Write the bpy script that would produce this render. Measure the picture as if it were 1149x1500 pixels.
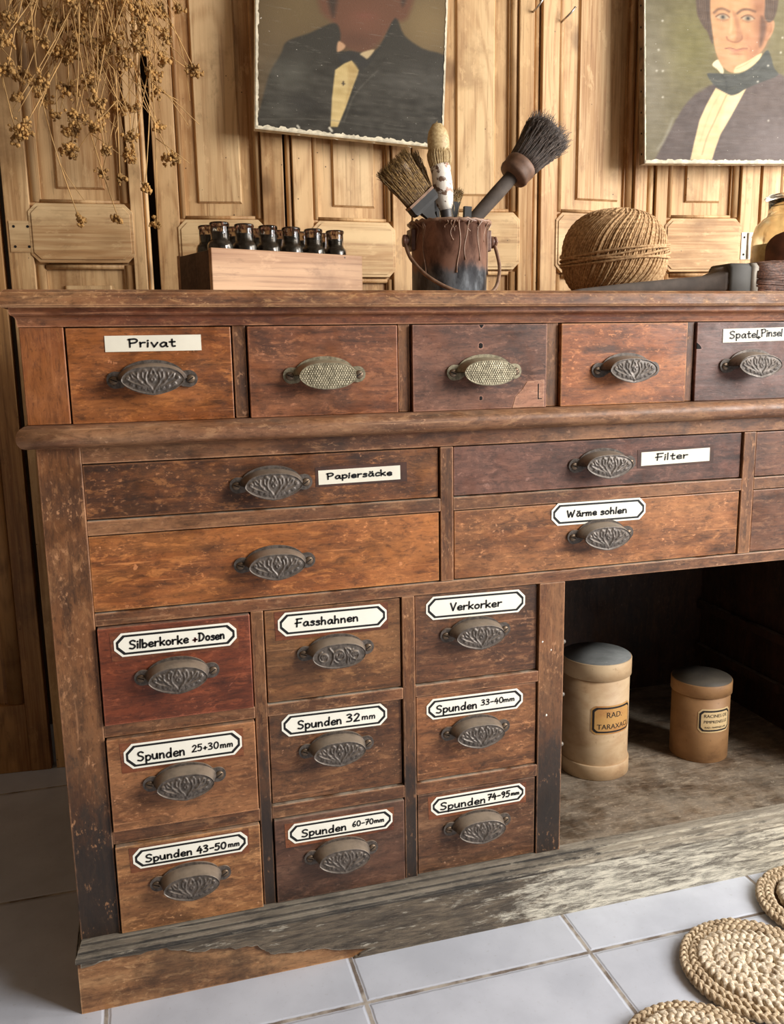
import bpy, bmesh, math, random
import numpy as np
from mathutils import Vector, Matrix, noise as mnoise

for o in list(bpy.data.objects):
    bpy.data.objects.remove(o)
SC = bpy.context.scene
COL = SC.collection
PI = math.pi
R = math.radians
rnd = random.Random(7)

# ------------------------------------------------------------------ camera, world, lights, exposure
def make_camera():
    yaw, pitch, roll = 0.27838, 0.18604, 0.016575
    f = Vector((math.sin(yaw)*math.cos(pitch), math.cos(yaw)*math.cos(pitch), -math.sin(pitch)))
    r = Vector((math.cos(yaw), -math.sin(yaw), 0))
    d = f.cross(r)
    c, s = math.cos(roll), math.sin(roll)
    r2, d2 = c*r + s*d, -s*r + c*d
    cam = bpy.data.cameras.new('camera')
    cam.sensor_fit = 'VERTICAL'; cam.sensor_height = 36; cam.sensor_width = 36*1149/1500
    cam.lens = 1271.5/1500*36
    cam.clip_start = 0.02
    o = bpy.data.objects.new('camera', cam)
    m = Matrix.Identity(4)
    for i in range(3):
        m[i][0] = r2[i]; m[i][1] = -d2[i]; m[i][2] = -f[i]
    m[0][3], m[1][3], m[2][3] = 0.30, -1.20, 0.9315
    o.matrix_world = m
    COL.objects.link(o); SC.camera = o
make_camera()

SC.view_settings.view_transform = 'Standard'
SC.view_settings.look = 'None'
SC.view_settings.gamma = 1.0
SC.view_settings.use_curve_mapping = False
SC.view_settings.exposure = 0.0

W = bpy.data.worlds.new('daylight'); SC.world = W
W.use_nodes = True
_bg = W.node_tree.nodes['Background']
_bg.inputs[0].default_value = (0.92, 0.96, 1.0, 1)
_bg.inputs[1].default_value = 0.25

def area_light(name, loc, target, sx, sy, power, color):
    l = bpy.data.lights.new(name, 'AREA'); l.shape = 'RECTANGLE'; l.size = sx; l.size_y = sy
    l.energy = power; l.color = color
    o = bpy.data.objects.new(name, l); COL.objects.link(o)
    o.location = loc
    o.rotation_euler = (Vector(target) - Vector(loc)).to_track_quat('-Z', 'Y').to_euler()
    return o
# daylight of the shop window to the right of the cabinet, and of the glazed shop door behind the viewer's right shoulder
area_light('window_daylight', (2.75, -0.05, 1.62), (1.1, 0.3, 1.0), 1.2, 1.3, 42, (1.0, 0.955, 0.89))
area_light('door_daylight', (3.1, -1.9, 1.75), (0.75, 0.0, 0.5), 1.2, 1.5, 150, (1.0, 0.975, 0.945))

# ------------------------------------------------------------------ mesh helpers
def lin(c):
    return tuple(((x/255)/12.92 if x/255 <= 0.04045 else ((x/255+0.055)/1.055)**2.4) for x in c[:3])

class MB:
    """collects shapes into one mesh; every face keeps a material slot and a smooth flag"""
    def __init__(s): s.v = []; s.f = []; s.m = []; s.sm = []
    def add(s, vs, fs, mat=0, smooth=False):
        b = len(s.v); s.v += [tuple(v) for v in vs]
        for f in fs: s.f.append([b+i for i in f]); s.m.append(mat); s.sm.append(smooth)
    def box(s, x0, x1, y0, y1, z0, z1, mat=0):
        s.add([(x0,y0,z0),(x1,y0,z0),(x1,y1,z0),(x0,y1,z0),(x0,y0,z1),(x1,y0,z1),(x1,y1,z1),(x0,y1,z1)],
              [(0,3,2,1),(4,5,6,7),(0,1,5,4),(1,2,6,5),(2,3,7,6),(3,0,4,7)], mat)
    def prism(s, poly, y0, y1, mat=0):
        """poly of (x, z), counter-clockwise seen from the front (-y)"""
        n = len(poly)
        s.add([(x,y0,z) for x,z in poly]+[(x,y1,z) for x,z in poly],
              [tuple(range(n)), tuple(range(2*n-1,n-1,-1))]+[(i,n+i,n+(i+1)%n,(i+1)%n) for i in range(n)], mat)
    def lathe(s, prof, n=40, c=(0,0,0), mat=0, smooth=True, cap=True, sx=1, sy=1):
        vs = []; fs = []
        for r, z in prof:
            for i in range(n):
                a = 2*PI*i/n; vs.append((c[0]+sx*r*math.cos(a), c[1]+sy*r*math.sin(a), c[2]+z))
        for j in range(len(prof)-1):
            for i in range(n):
                k = (i+1) % n
                fs.append((j*n+i, j*n+k, (j+1)*n+k, (j+1)*n+i))
        if cap:
            fs.append(tuple(range(n-1,-1,-1))); fs.append(tuple((len(prof)-1)*n+i for i in range(n)))
        s.add(vs, fs, mat, smooth)
    def loft(s, rings, mat=0, smooth=True, closed=True, caps=True):
        n = len(rings[0]); vs = [p for r in rings for p in r]; fs = []
        for j in range(len(rings)-1):
            for i in range(n if closed else n-1):
                k = (i+1) % n
                fs.append((j*n+i, j*n+k, (j+1)*n+k, (j+1)*n+i))
        if caps and closed:
            fs.append(tuple(range(n-1,-1,-1))); fs.append(tuple((len(rings)-1)*n+i for i in range(n)))
        s.add(vs, fs, mat, smooth)
    def tube(s, path, rad, n=6, mat=0, smooth=True, closed=False, twist=None, flat=1.0):
        P = [Vector(p) for p in path]; m = len(P)
        rad = rad if hasattr(rad, '__len__') else [rad]*m
        rings = []; up = None; dist = 0
        for i in range(m):
            a = P[i-1] if (i > 0 or closed) else P[i]; b = P[(i+1) % m] if (i < m-1 or closed) else P[i]
            t = (b-a)
            if t.length < 1e-9: t = Vector((0,0,1))
            t.normalize()
            if up is None:
                up = Vector((0,0,1)) if abs(t.z) < .9 else Vector((1,0,0))
            side = t.cross(up)
            if side.length < 1e-6: side = t.orthogonal()
            side.normalize(); up = side.cross(t)
            if i: dist += (P[i]-P[i-1]).length
            ring = []
            for k in range(n):
                ang = 2*PI*k/n
                r = rad[i]
                if twist: r *= 1 + twist[1]*math.cos(2*(ang - dist*twist[0]))
                ring.append(P[i] + side*(math.cos(ang)*r) + up*(math.sin(ang)*r*flat))
            rings.append(ring)
        if closed: rings.append(rings[0])
        s.loft(rings, mat, smooth, True, not closed)
    def blob(s, c, r, mat=0, seed=0, jit=.25, sub=1, scale=(1,1,1)):
        bm = bmesh.new(); bmesh.ops.create_icosphere(bm, subdivisions=sub, radius=1)
        rr = random.Random(seed)
        vs = []
        for v in bm.verts:
            k = r*(1+jit*(rr.random()-.5)*2)
            vs.append((c[0]+v.co.x*k*scale[0], c[1]+v.co.y*k*scale[1], c[2]+v.co.z*k*scale[2]))
        s.add(vs, [tuple(x.index for x in f.verts) for f in bm.faces], mat, True); bm.free()
    def build(s, name, mats, parent=None, org=(0,0,0), bevel=0, seg=2, recalc=True, label=None):
        me = bpy.data.meshes.new(name)
        ox, oy, oz = org
        me.from_pydata([(x-ox, y-oy, z-oz) for x,y,z in s.v], [], s.f)
        mats = mats if isinstance(mats, (list, tuple)) else [mats]
        for m in mats: me.materials.append(m)
        me.polygons.foreach_set('material_index', s.m)
        me.polygons.foreach_set('use_smooth', s.sm)
        if recalc:
            bm = bmesh.new(); bm.from_mesh(me)
            bmesh.ops.recalc_face_normals(bm, faces=bm.faces); bm.to_mesh(me); bm.free()
        me.update()
        o = bpy.data.objects.new(name, me); COL.objects.link(o)
        if parent: o.parent = parent
        if bevel:
            b = o.modifiers.new('bevel', 'BEVEL'); b.width = bevel; b.segments = seg; b.limit_method = 'ANGLE'; b.angle_limit = R(40)
        if label: o['label'] = label
        return o

def empty(name, loc, rz=0, label=None, cat=None, group=None):
    o = bpy.data.objects.new(name, None); COL.objects.link(o)
    o.location = loc; o.rotation_euler = (0,0,rz); o.empty_display_size = .05
    return tag(o, label, cat, group)
def tag(o, label=None, cat=None, group=None, kind=None):
    if label: o['label'] = label
    if cat: o['category'] = cat
    if group: o['group'] = group
    if kind: o['kind'] = kind
    return o
def copy_tree(o, parent=None):
    c = o.copy(); COL.objects.link(c)
    if parent: c.parent = parent
    for ch in [x for x in bpy.data.objects if x.parent == o]: copy_tree(ch, c)
    return c
def spline(pts, n=8, closed=False):
    """Catmull-Rom through 2D or 3D points"""
    P = [np.array(p, float) for p in pts]; m = len(P); out = []
    if m == 2: return [tuple(P[0]*(1-t)+P[1]*t) for t in np.linspace(0,1,3)]
    for i in range(m if closed else m-1):
        p1, p2 = P[i], P[(i+1) % m]
        p0 = P[i-1] if (i or closed) else 2*p1-p2
        p3 = P[(i+2) % m] if (i+2 < m or closed) else 2*p2-p1
        for t in np.linspace(0,1,n,endpoint=False):
            out.append(tuple(.5*((2*p1)+(-p0+p2)*t+(2*p0-5*p1+4*p2-p3)*t*t+(-p0+3*p1-3*p2+p3)*t**3)))
    if not closed: out.append(tuple(P[-1]))
    return out

# ------------------------------------------------------------------ material helpers
class NT:
    def __init__(s, name):
        s.mat = bpy.data.materials.new(name); s.mat.use_nodes = True
        s.t = s.mat.node_tree; s.n = s.t.nodes; s.b = s.n['Principled BSDF']
    def link(s, a, b): s.t.links.new(a, b)
    def put(s, sock, v):
        if isinstance(v, bpy.types.NodeSocket): s.link(v, sock)
        elif isinstance(v, tuple) and len(v) == 3 and sock.type == 'RGBA': sock.default_value = (*v, 1)
        else: sock.default_value = v
    def coords(s, kind='Object', rand=True):
        tc = s.n.new('ShaderNodeTexCoord').outputs[kind]
        if not rand: return tc
        oi = s.n.new('ShaderNodeObjectInfo').outputs['Random']
        m = s.n.new('ShaderNodeVectorMath'); m.operation = 'MULTIPLY_ADD'
        cb = s.n.new('ShaderNodeCombineXYZ')
        for k in range(3): s.link(oi, cb.inputs[k])
        s.link(cb.outputs[0], m.inputs[0]); m.inputs[1].default_value = (13.7, 7.3, 21.1); s.link(tc, m.inputs[2])
        return m.outputs[0]
    def scale(s, vec, sc, loc=(0,0,0)):
        m = s.n.new('ShaderNodeMapping'); s.link(vec, m.inputs[0])
        m.inputs['Scale'].default_value = sc; m.inputs['Location'].default_value = loc
        return m.outputs[0]
    def noise(s, vec, scale=5, detail=4, rough=.55, dist=0):
        n = s.n.new('ShaderNodeTexNoise'); s.link(vec, n.inputs['Vector'])
        n.inputs['Scale'].default_value = scale; n.inputs['Detail'].default_value = detail
        n.inputs['Roughness'].default_value = rough; n.inputs['Distortion'].default_value = dist
        return n.outputs['Fac']
    def voronoi(s, vec, scale, feature='F1'):
        n = s.n.new('ShaderNodeTexVoronoi'); n.feature = feature; s.link(vec, n.inputs['Vector']); n.inputs['Scale'].default_value = scale
        return n.outputs['Distance']
    def math(s, op, a, b=0.0, c=None, clamp=False):
        n = s.n.new('ShaderNodeMath'); n.operation = op; n.use_clamp = clamp
        s.put(n.inputs[0], a); s.put(n.inputs[1], b)
        if c is not None: s.put(n.inputs[2], c)
        return n.outputs[0]
    def ramp(s, fac, lo, hi, a=0.0, b=1.0):
        n = s.n.new('ShaderNodeMapRange'); n.interpolation_type = 'SMOOTHSTEP'
        s.link(fac, n.inputs[0])
        for k, v in zip((1,2,3,4), (lo,hi,a,b)): n.inputs[k].default_value = v
        return n.outputs[0]
    def mix(s, fac, a, b, mode='MIX'):
        n = s.n.new('ShaderNodeMix'); n.data_type = 'RGBA'; n.blend_type = mode
        s.put(n.inputs[0], fac); s.put(n.inputs[6], a); s.put(n.inputs[7], b)
        return n.outputs[2]
    def sep(s, vec):
        n = s.n.new('ShaderNodeSeparateXYZ'); s.link(vec, n.inputs[0]); return n.outputs
    def bump(s, h, strength=.3, dist=.002):
        n = s.n.new('ShaderNodeBump'); n.inputs['Strength'].default_value = strength; n.inputs['Distance'].default_value = dist
        s.link(h, n.inputs['Height']); s.link(n.outputs[0], s.b.inputs['Normal'])
    def edge(s, radius=.003):
        """worn edges: how much the rounded normal departs from the true one"""
        b = s.n.new('ShaderNodeBevel'); b.samples = 4; b.inputs[0].default_value = radius
        g = s.n.new('ShaderNodeNewGeometry')
        d = s.n.new('ShaderNodeVectorMath'); d.operation = 'DOT_PRODUCT'
        s.link(b.outputs[0], d.inputs[0]); s.link(g.outputs['True Normal'], d.inputs[1])
        return s.ramp(d.outputs['Value'], .985, .85, 0, 1)
    def up(s):
        g = s.n.new('ShaderNodeNewGeometry'); return s.sep(g.outputs['Normal'])[2]
    def out(s, col, rough=.5, metal=0.0, spec=None):
        s.put(s.b.inputs['Base Color'], col); s.put(s.b.inputs['Roughness'], rough); s.put(s.b.inputs['Metallic'], metal)
        if spec is not None: s.b.inputs['Specular IOR Level'].default_value = spec
        return s.mat

def plain(name, rgb, rough=.5, metal=0.0, vary=.12, scale=40, bump=0):
    k = NT(name); v = k.coords(); n = k.noise(v, scale, 5)
    c = lin(rgb)
    col = k.mix(k.ramp(n, .3, .7), tuple(x*(1-vary) for x in c), tuple(min(1,x*(1+vary)) for x in c))
    if bump: k.bump(n, bump)
    return k.out(col, rough, metal)

def old_wood(name, base, dark, light, axis='X', wear=.5, blotch=.6, black=0.0, rough=.45, edge=.5, low=None, speck=.5, dust=.5):
    """stained furniture wood: soft grain along axis, mottled dirt, rubbed specks, scratches, worn edges"""
    k = NT(name); v = k.coords()
    base, dark, light = (tuple(x*.80 for x in lin(c)) for c in (base, dark, light))
    deep = tuple(x*.32 for x in dark); pale = tuple(min(1, x*1.45+.03) for x in light)
    al = {'X': lambda a,c: (a,c,c), 'Z': lambda a,c: (c,c,a), 'Y': lambda a,c: (c,a,c)}[axis]
    g = k.noise(k.scale(v, al(2.2, 24)), 3.2, 8, .66, .4)
    g2 = k.noise(k.scale(v, al(1.2, 5)), 2.6, 5, .55, 1.0)
    col = k.mix(k.ramp(g, .26, .62), dark, base)
    col = k.mix(k.math('MULTIPLY', k.ramp(g2, .40, .68), .55), col, light)
    b1 = k.noise(v, 8, 7, .64, .5)
    col = k.mix(k.math('MULTIPLY', k.ramp(b1, .46, .68), blotch), col, tuple(x*.42 for x in dark))
    # mottle: crazed varnish, centimetre to millimetre
    m1 = k.noise(k.scale(v, al(.45, 1.25), (3,5,9)), 58, 9, .76, .6)
    col = k.mix(k.math('MULTIPLY', k.ramp(m1, .50, .64), .24+.42*wear), col, deep)
    col = k.mix(k.math('MULTIPLY', k.ramp(m1, .47, .38), .34+.58*wear), col, light)
    b2 = k.noise(k.scale(v, (1,1,1), (3,5,9)), 17, 8, .7, .2)
    m2 = k.noise(k.scale(v, al(.55, 1.1), (7,1,4)), 190, 5, .7)
    rub = k.ramp(b2, .42, .64)
    col = k.mix(k.math('MULTIPLY', k.math('MULTIPLY', k.ramp(m2, .55, .66), rub), .35+.6*wear), col, pale)
    col = k.mix(k.math('MULTIPLY', k.ramp(m2, .43, .34), .45*speck+.2), col, deep)
    fine = k.noise(k.scale(v, al(40, 260)), 1.2, 3, .6)
    col = k.mix(k.math('MULTIPLY', k.ramp(fine, .46, .34), .30), col, deep)
    # scratches and chips
    sc = k.noise(k.scale(v, al(4, 130), (1,2,3)), 1.5, 2, .5)
    col = k.mix(k.math('MULTIPLY', k.ramp(sc, .69, .74), .6*wear), col, pale)
    ch = k.noise(k.scale(v, (1,1,1), (6,8,2)), 75, 4, .6)
    col = k.mix(k.math('MULTIPLY', k.ramp(ch, .68, .72), .75*wear), col, tuple(min(1,x*1.5+.08) for x in light))
    if black:
        b3 = k.noise(k.scale(v, (1,1,1), (11,2,4)), 6.5, 9, .74, .3)
        f = k.ramp(b3, .48, .60)
        col = k.mix(k.math('MULTIPLY', f, black), col, (.010, .009, .008))
    if low:   # soot-dark foot of the stile: an old floor-washing stain with flecks left bare
        z = k.sep(k.n.new('ShaderNodeTexCoord').outputs['Object'])[2]
        zz = k.math('ADD', z, k.math('ADD', k.math('MULTIPLY', k.math('SUBTRACT', b1, .5), .45), k.math('MULTIPLY', k.math('SUBTRACT', m1, .5), .5)))
        lowf = k.ramp(zz, low, low*.55)
        col = k.mix(k.math('MULTIPLY', lowf, .90), col, (.013, .0115, .010))
        col = k.mix(k.math('MULTIPLY', k.math('MULTIPLY', k.ramp(m2, .56, .64), k.ramp(b2, .50, .62)), .55), col, pale)
    if dust:
        u = k.ramp(k.up(), .55, .95)
        col = k.mix(k.math('MULTIPLY', u, k.math('MULTIPLY', k.ramp(b2, .35, .6), dust)), col, lin((176,164,146)))
    if edge:
        e = k.edge(.0036)
        col = k.mix(k.math('MULTIPLY', k.math('MULTIPLY', e, k.ramp(b2, .34, .54)), edge), col, tuple(min(1,x*1.9+.07) for x in light))
    k.bump(k.math('ADD', k.math('MULTIPLY', m2, .5), g), .25, .0012)
    return k.out(col, k.ramp(b2, .3, .7, rough-.08, rough+.2))

def pine(name, base, dark, light, axis='Z', rings=9, rough=.62, gray=0.0):
    k = NT(name); v = k.coords()
    base, dark, light = (tuple(x*.88 for x in lin(c)) for c in (base, dark, light))
    al = {'X': lambda a,c: (a,c,c), 'Z': lambda a,c: (c,c,a)}[axis]
    n = k.noise(k.scale(v, al(.9, 5.5)), 1.5, 1.5, .4, .15)
    ring = k.math('PINGPONG', k.math('MULTIPLY', n, rings*3.2), 1.0)
    g = k.noise(k.scale(v, al(3.5, 120)), 1.3, 5, .65)
    n3 = k.noise(k.scale(v, al(.8, 9)), 1.6, 4, .55)
    col = k.mix(k.ramp(n3, .32, .66), tuple(.45*a+.55*b for a,b in zip(base, dark)), light)
    col = k.mix(k.math('MULTIPLY', k.ramp(ring, .45, 1.0), .42), col, dark)
    col = k.mix(k.math('MULTIPLY', k.ramp(g, .44, .64), .5), col, light)
    col = k.mix(k.math('MULTIPLY', k.ramp(g, .46, .32), .45), col, tuple(x*.7 for x in dark))
    b = k.noise(v, 5.5, 6, .62, .4)
    col = k.mix(k.math('MULTIPLY', k.ramp(b, .52, .72), .5), col, tuple(x*.6 for x in dark))
    b4 = k.noise(k.scale(v, al(.5, 1.2)), 30, 7, .7)
    col = k.mix(k.math('MULTIPLY', k.ramp(b4, .56, .68), .35), col, tuple(x*.55 for x in dark))
    col = k.mix(k.math('MULTIPLY', k.ramp(b4, .44, .34), .45), col, tuple(min(1,x*1.12) for x in light))
    # worm holes and knots
    w = k.voronoi(v, 30)
    col = k.mix(k.math('MULTIPLY', k.ramp(w, .055, .035), .85), col, (.02,.012,.006))
    kn = k.voronoi(k.scale(v, al(3.2, 5.5)), 1.0)
    col = k.mix(k.math('MULTIPLY', k.ramp(kn, .12, .05), .6), col, tuple(x*.4 for x in dark))
    if gray: col = k.mix(k.math('MULTIPLY', k.ramp(b, .4, .6), gray), col, (.10,.085,.07))
    e = k.edge(.003)
    col = k.mix(k.math('MULTIPLY', e, .35), col, tuple(x*.55 for x in dark))
    k.bump(k.math('ADD', k.math('MULTIPLY', ring, -.4), g), .3, .0012)
    return k.out(col, rough)

M = {}
# the cabinet's woods
M['frame_h'] = old_wood('cabinet rail wood', (142,90,56), (86,52,30), (178,128,86), 'X', .6, .5, .3, edge=.95, dust=.95)
M['frame_v'] = old_wood('cabinet stile wood', (140,88,50), (86,52,29), (176,124,80), 'Z', .6, .5, .2, edge=.95, low=.44)
M['upper_v'] = old_wood('cabinet upper stile wood', (158,88,42), (106,52,24), (182,116,64), 'Z', .25, .35, 0, edge=.6)
M['top'] = old_wood('worktop wood', (158,104,66), (96,58,36), (206,156,104), 'X', .6, .35, .1, edge=.95, dust=.1)
M['cornice'] = old_wood('cornice wood', (142,78,46), (88,46,28), (176,118,76), 'X', .5, .45, .1, edge=.8)
M['torus'] = old_wood('waist moulding wood', (158,108,74), (100,64,42), (196,148,106), 'X', .5, .3, .1, edge=.3, dust=.12)
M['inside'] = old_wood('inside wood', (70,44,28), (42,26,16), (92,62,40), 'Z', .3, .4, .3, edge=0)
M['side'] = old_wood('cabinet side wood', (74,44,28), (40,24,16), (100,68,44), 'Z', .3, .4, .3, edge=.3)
M['boards'] = old_wood('compartment floor wood', (136,114,92), (84,68,54), (186,168,144), 'X', .8, .45, .3, edge=.7, dust=.35, speck=.6)
M['bare'] = old_wood('torn plinth wood', (178,126,82), (112,74,46), (206,160,112), 'X', .4, .6, .4, edge=.5, dust=0)
M['clean'] = old_wood('clean reddish varnish patch', (138,74,42), (92,44,24), (160,98,58), 'X', .3, .4, 0, edge=0)

def plinth_paint(name, left, left2, right, right2, x0, x1):
    k = NT(name); v = k.coords(); raw = k.n.new('ShaderNodeTexCoord').outputs['Object']
    x = k.sep(raw)[0]
    g = k.noise(k.scale(v, (3.2, 22, 22)), 4.5, 9, .78, .5)
    b = k.noise(k.scale(v, (1.2, 4, 4)), 14, 9, .76, .3)
    p = k.noise(k.scale(v, (3.5, 26, 26), (5,5,5)), 5, 7, .75, .4)
    col = k.mix(k.ramp(g, .36, .64), lin(left), lin(left2))
    cream = k.mix(k.ramp(g, .38, .60), lin(right), lin(right2))
    f = k.math('ADD', k.ramp(x, x0, x1), k.math('MULTIPLY', k.math('SUBTRACT', b, .56), 2.2))
    col = k.mix(k.ramp(f, .38, .70), col, cream)
    col = k.mix(k.math('MULTIPLY', k.ramp(p, .53, .60), .75), col, lin((84,76,66)))
    col = k.mix(k.math('MULTIPLY', k.ramp(p, .42, .34), .5), col, lin(right2))
    u = k.ramp(k.up(), .6, .95)
    col = k.mix(k.math('MULTIPLY', u, k.ramp(b, .3, .6, .2, .7)), col, lin((152,142,126)))
    col = k.mix(k.math('MULTIPLY', k.edge(.003), k.ramp(b, .4, .6, 0, .6)), col, lin(right2))
    k.bump(k.math('ADD', g, p), .7, .003)
    return k.out(col, .75)
M['plinth'] = plinth_paint('weathered plinth paint', (62,54,46), (122,108,90), (128,122,110), (224,217,198), .34, .90)
M['ledge'] = plinth_paint('slate-grey ledge paint', (36,33,30), (72,65,57), (100,94,84), (190,180,160), .40, 1.0)

def drawer_wood(n, base, wear=.5, blotch=.6, black=0.0, red=0):
    base = (min(255,int(base[0]*1.22)), int(base[1]*1.22), int(base[2]*1.12))
    d = tuple(int(c*.56) for c in base); l = (min(255,int(base[0]*1.25+8)), min(255,int(base[1]*1.35+8)), min(255,int(base[2]*1.4+8)))
    return old_wood('drawer wood '+n, base, d, l, 'X', wear, blotch, black, edge=.75, rough=.42)

def iron(name, a, b, dustc, metal=.55, rough=.5):
    k = NT(name); v = k.coords()
    n = k.noise(v, 160, 6, .7); n2 = k.noise(v, 45, 5)
    col = k.mix(k.ramp(n, .35, .65), lin(a), lin(b))
    col = k.mix(k.math('MULTIPLY', k.ramp(k.up(), .25, .9), k.ramp(n2, .2, .7, .35, .9)), col, lin(dustc))
    k.bump(n, .25, .0006)
    return k.out(col, k.ramp(n2, .3, .7, rough-.1, rough+.15), k.ramp(k.up(), .2, .8, metal, .15))
M['iron'] = iron('dark cast iron', (72,65,59), (108,98,90), (148,132,114), .35, .46)
M['brass'] = iron('dull hammered metal', (112,104,84), (162,152,126), (150,140,116), .5, .4)
M['screw'] = plain('screw metal', (116,98,80), .45, .7)
M['hole'] = plain('dark hole', (14,10,8), .9)
M['card'] = plain('cream card', (252,249,234), .55, 0, .03, 30)
M['strip'] = plain('yellowed paper strip', (240,234,214), .6, 0, .06, 22)
M['ink_line'] = plain('black marker ink', (16,15,15), .5)
M['red_ink'] = plain('dark red marker ink', (96,20,24), .5)
M['tape'] = plain('old glue patch', (70,40,26), .6, 0, .35, 60)

# pine of the old shutter panels
M['pine'] = pine('stripped pine upright', (204,158,102), (158,108,60), (230,192,140), 'Z')
M['pine_field'] = pine('stripped pine raised field', (212,168,112), (168,118,70), (236,202,152), 'Z', 7)
M['pine_rail'] = pine('stripped pine cross rail', (210,168,116), (168,122,76), (232,200,150), 'X', 6)
M['pine_dark'] = pine('darker pine upright', (168,116,62), (120,78,40), (194,146,90), 'Z', 9, .6, .1)  # deeper brown pine tones for the far left panel
M['hinge_metal'] = plain('painted hinge metal', (188,180,164), .5, .25, .2, 60, .2)
M['nail'] = plain('nail steel', (178,170,160), .35, .8)

# ------------------------------------------------------------------ the setting
def structure(name, mb, mat):
    o = mb.build(name, mat); o['kind'] = 'structure'; return o

def tile_floor():
    k = NT('pale ceramic floor tile'); raw = k.coords('Object', False); s = k.sep(raw)
    PX_, PY_ = .3615, .411
    u = k.math('DIVIDE', k.math('SUBTRACT', s[0], .1945), PX_); w = k.math('DIVIDE', k.math('ADD', s[1], .124), PY_)
    wob = k.math('MULTIPLY', k.math('SUBTRACT', k.noise(raw, 60, 3), .5), .0024)
    du = k.math('ABSOLUTE', k.math('SUBTRACT', k.math('FRACT', k.math('ADD', u, .5)), .5))
    dw = k.math('ABSOLUTE', k.math('SUBTRACT', k.math('FRACT', k.math('ADD', w, .5)), .5))
    d = k.math('ADD', k.math('MINIMUM', k.math('MULTIPLY', du, PX_), k.math('MULTIPLY', dw, PY_)), wob)
    grout = k.ramp(d, .0036, .0022)
    rim = k.ramp(d, .0075, .0035)
    n = k.noise(raw, 7, 6, .6); n2 = k.noise(raw, 130, 4, .6)
    cid = k.n.new('ShaderNodeTexWhiteNoise'); cid.noise_dimensions = '2D'
    cb = k.n.new('ShaderNodeCombineXYZ'); k.link(k.math('FLOOR', u), cb.inputs[0]); k.link(k.math('FLOOR', w), cb.inputs[1]); k.link(cb.outputs[0], cid.inputs[0])
    col = k.mix(k.ramp(n, .3, .7), lin((184,189,200)), lin((203,208,219)))
    col = k.mix(k.math('MULTIPLY', cid.outputs['Value'], .25), col, lin((176,179,188)))
    col = k.mix(k.math('MULTIPLY', k.ramp(n2, .6, .75), .3), col, lin((150,146,142)))
    gcol = k.mix(k.ramp(k.noise(raw, 26, 5), .4, .6), lin((112,100,90)), lin((172,164,154)))
    col = k.mix(grout, col, gcol)
    k.bump(k.math('SUBTRACT', k.math('MULTIPLY', n, .05), rim), .6, .0018)
    return k.out(col, k.math('MAXIMUM', k.ramp(n, .3, .7, .28, .42), k.math('MULTIPLY', grout, .9)))

b = MB(); b.box(-1.2, 3.4, -3.2, 1.15, -.05, 0); structure('floor', b, tile_floor())
M['plaster'] = plain('warm plaster', (132,114,92), .9, 0, .06, 6, .1)
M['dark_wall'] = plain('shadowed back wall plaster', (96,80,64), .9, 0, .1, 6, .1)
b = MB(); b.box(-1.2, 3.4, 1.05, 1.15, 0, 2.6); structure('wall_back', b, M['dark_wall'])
b = MB(); b.box(-1.3, -1.2, -3.2, 1.15, 0, 2.6); structure('wall_left_blocker', b, M['plaster'])  # unseen wall, added to block ambient light from the left
b = MB(); b.box(-1.3, .95, -3.3, -3.2, 0, 2.6); b.box(2.15, 3.4, -3.3, -3.2, 0, 2.6); b.box(.95, 2.15, -3.3, -3.2, 2.45, 2.6)
structure('wall_front_blocker', b, M['plaster'])  # unseen wall behind the camera, added to hold back sky light
b = MB(); b.box(-1.3, 3.4, -3.2, 1.15, 2.6, 2.7); structure('ceiling_blocker', b, M['plaster'])  # unseen, added overhead to block ambient light

# ------------------------------------------------------------------ the panelled screen of old shutters
def octagon(x0, x1, z0, z1, c):
    return [(x0+c,z0),(x1-c,z0),(x1,z0+c),(x1,z1-c),(x1-c,z1),(x0+c,z1),(x0,z1-c),(x0,z0+c)]

def half_round(mb, x0, x1, z0, z1, d, vertical=True, y0=.0, n=7):
    """a quarter-hollow bead standing forward of the ground by d"""
    rings = []
    for i in range(n+1):
        a = PI*i/n
        q = (1-math.cos(a))/2; h = math.sin(a)*d
        rings.append((q, y0-h))
    if vertical:
        A = [[(x0+(x1-x0)*q, y, z0) for q,y in rings], [(x0+(x1-x0)*q, y, z1) for q,y in rings]]
    else:
        A = [[(x0, y, z0+(z1-z0)*q) for q,y in rings], [(x1, y, z0+(z1-z0)*q) for q,y in rings]]
    mb.loft(A, 0, True, True, True)

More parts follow.
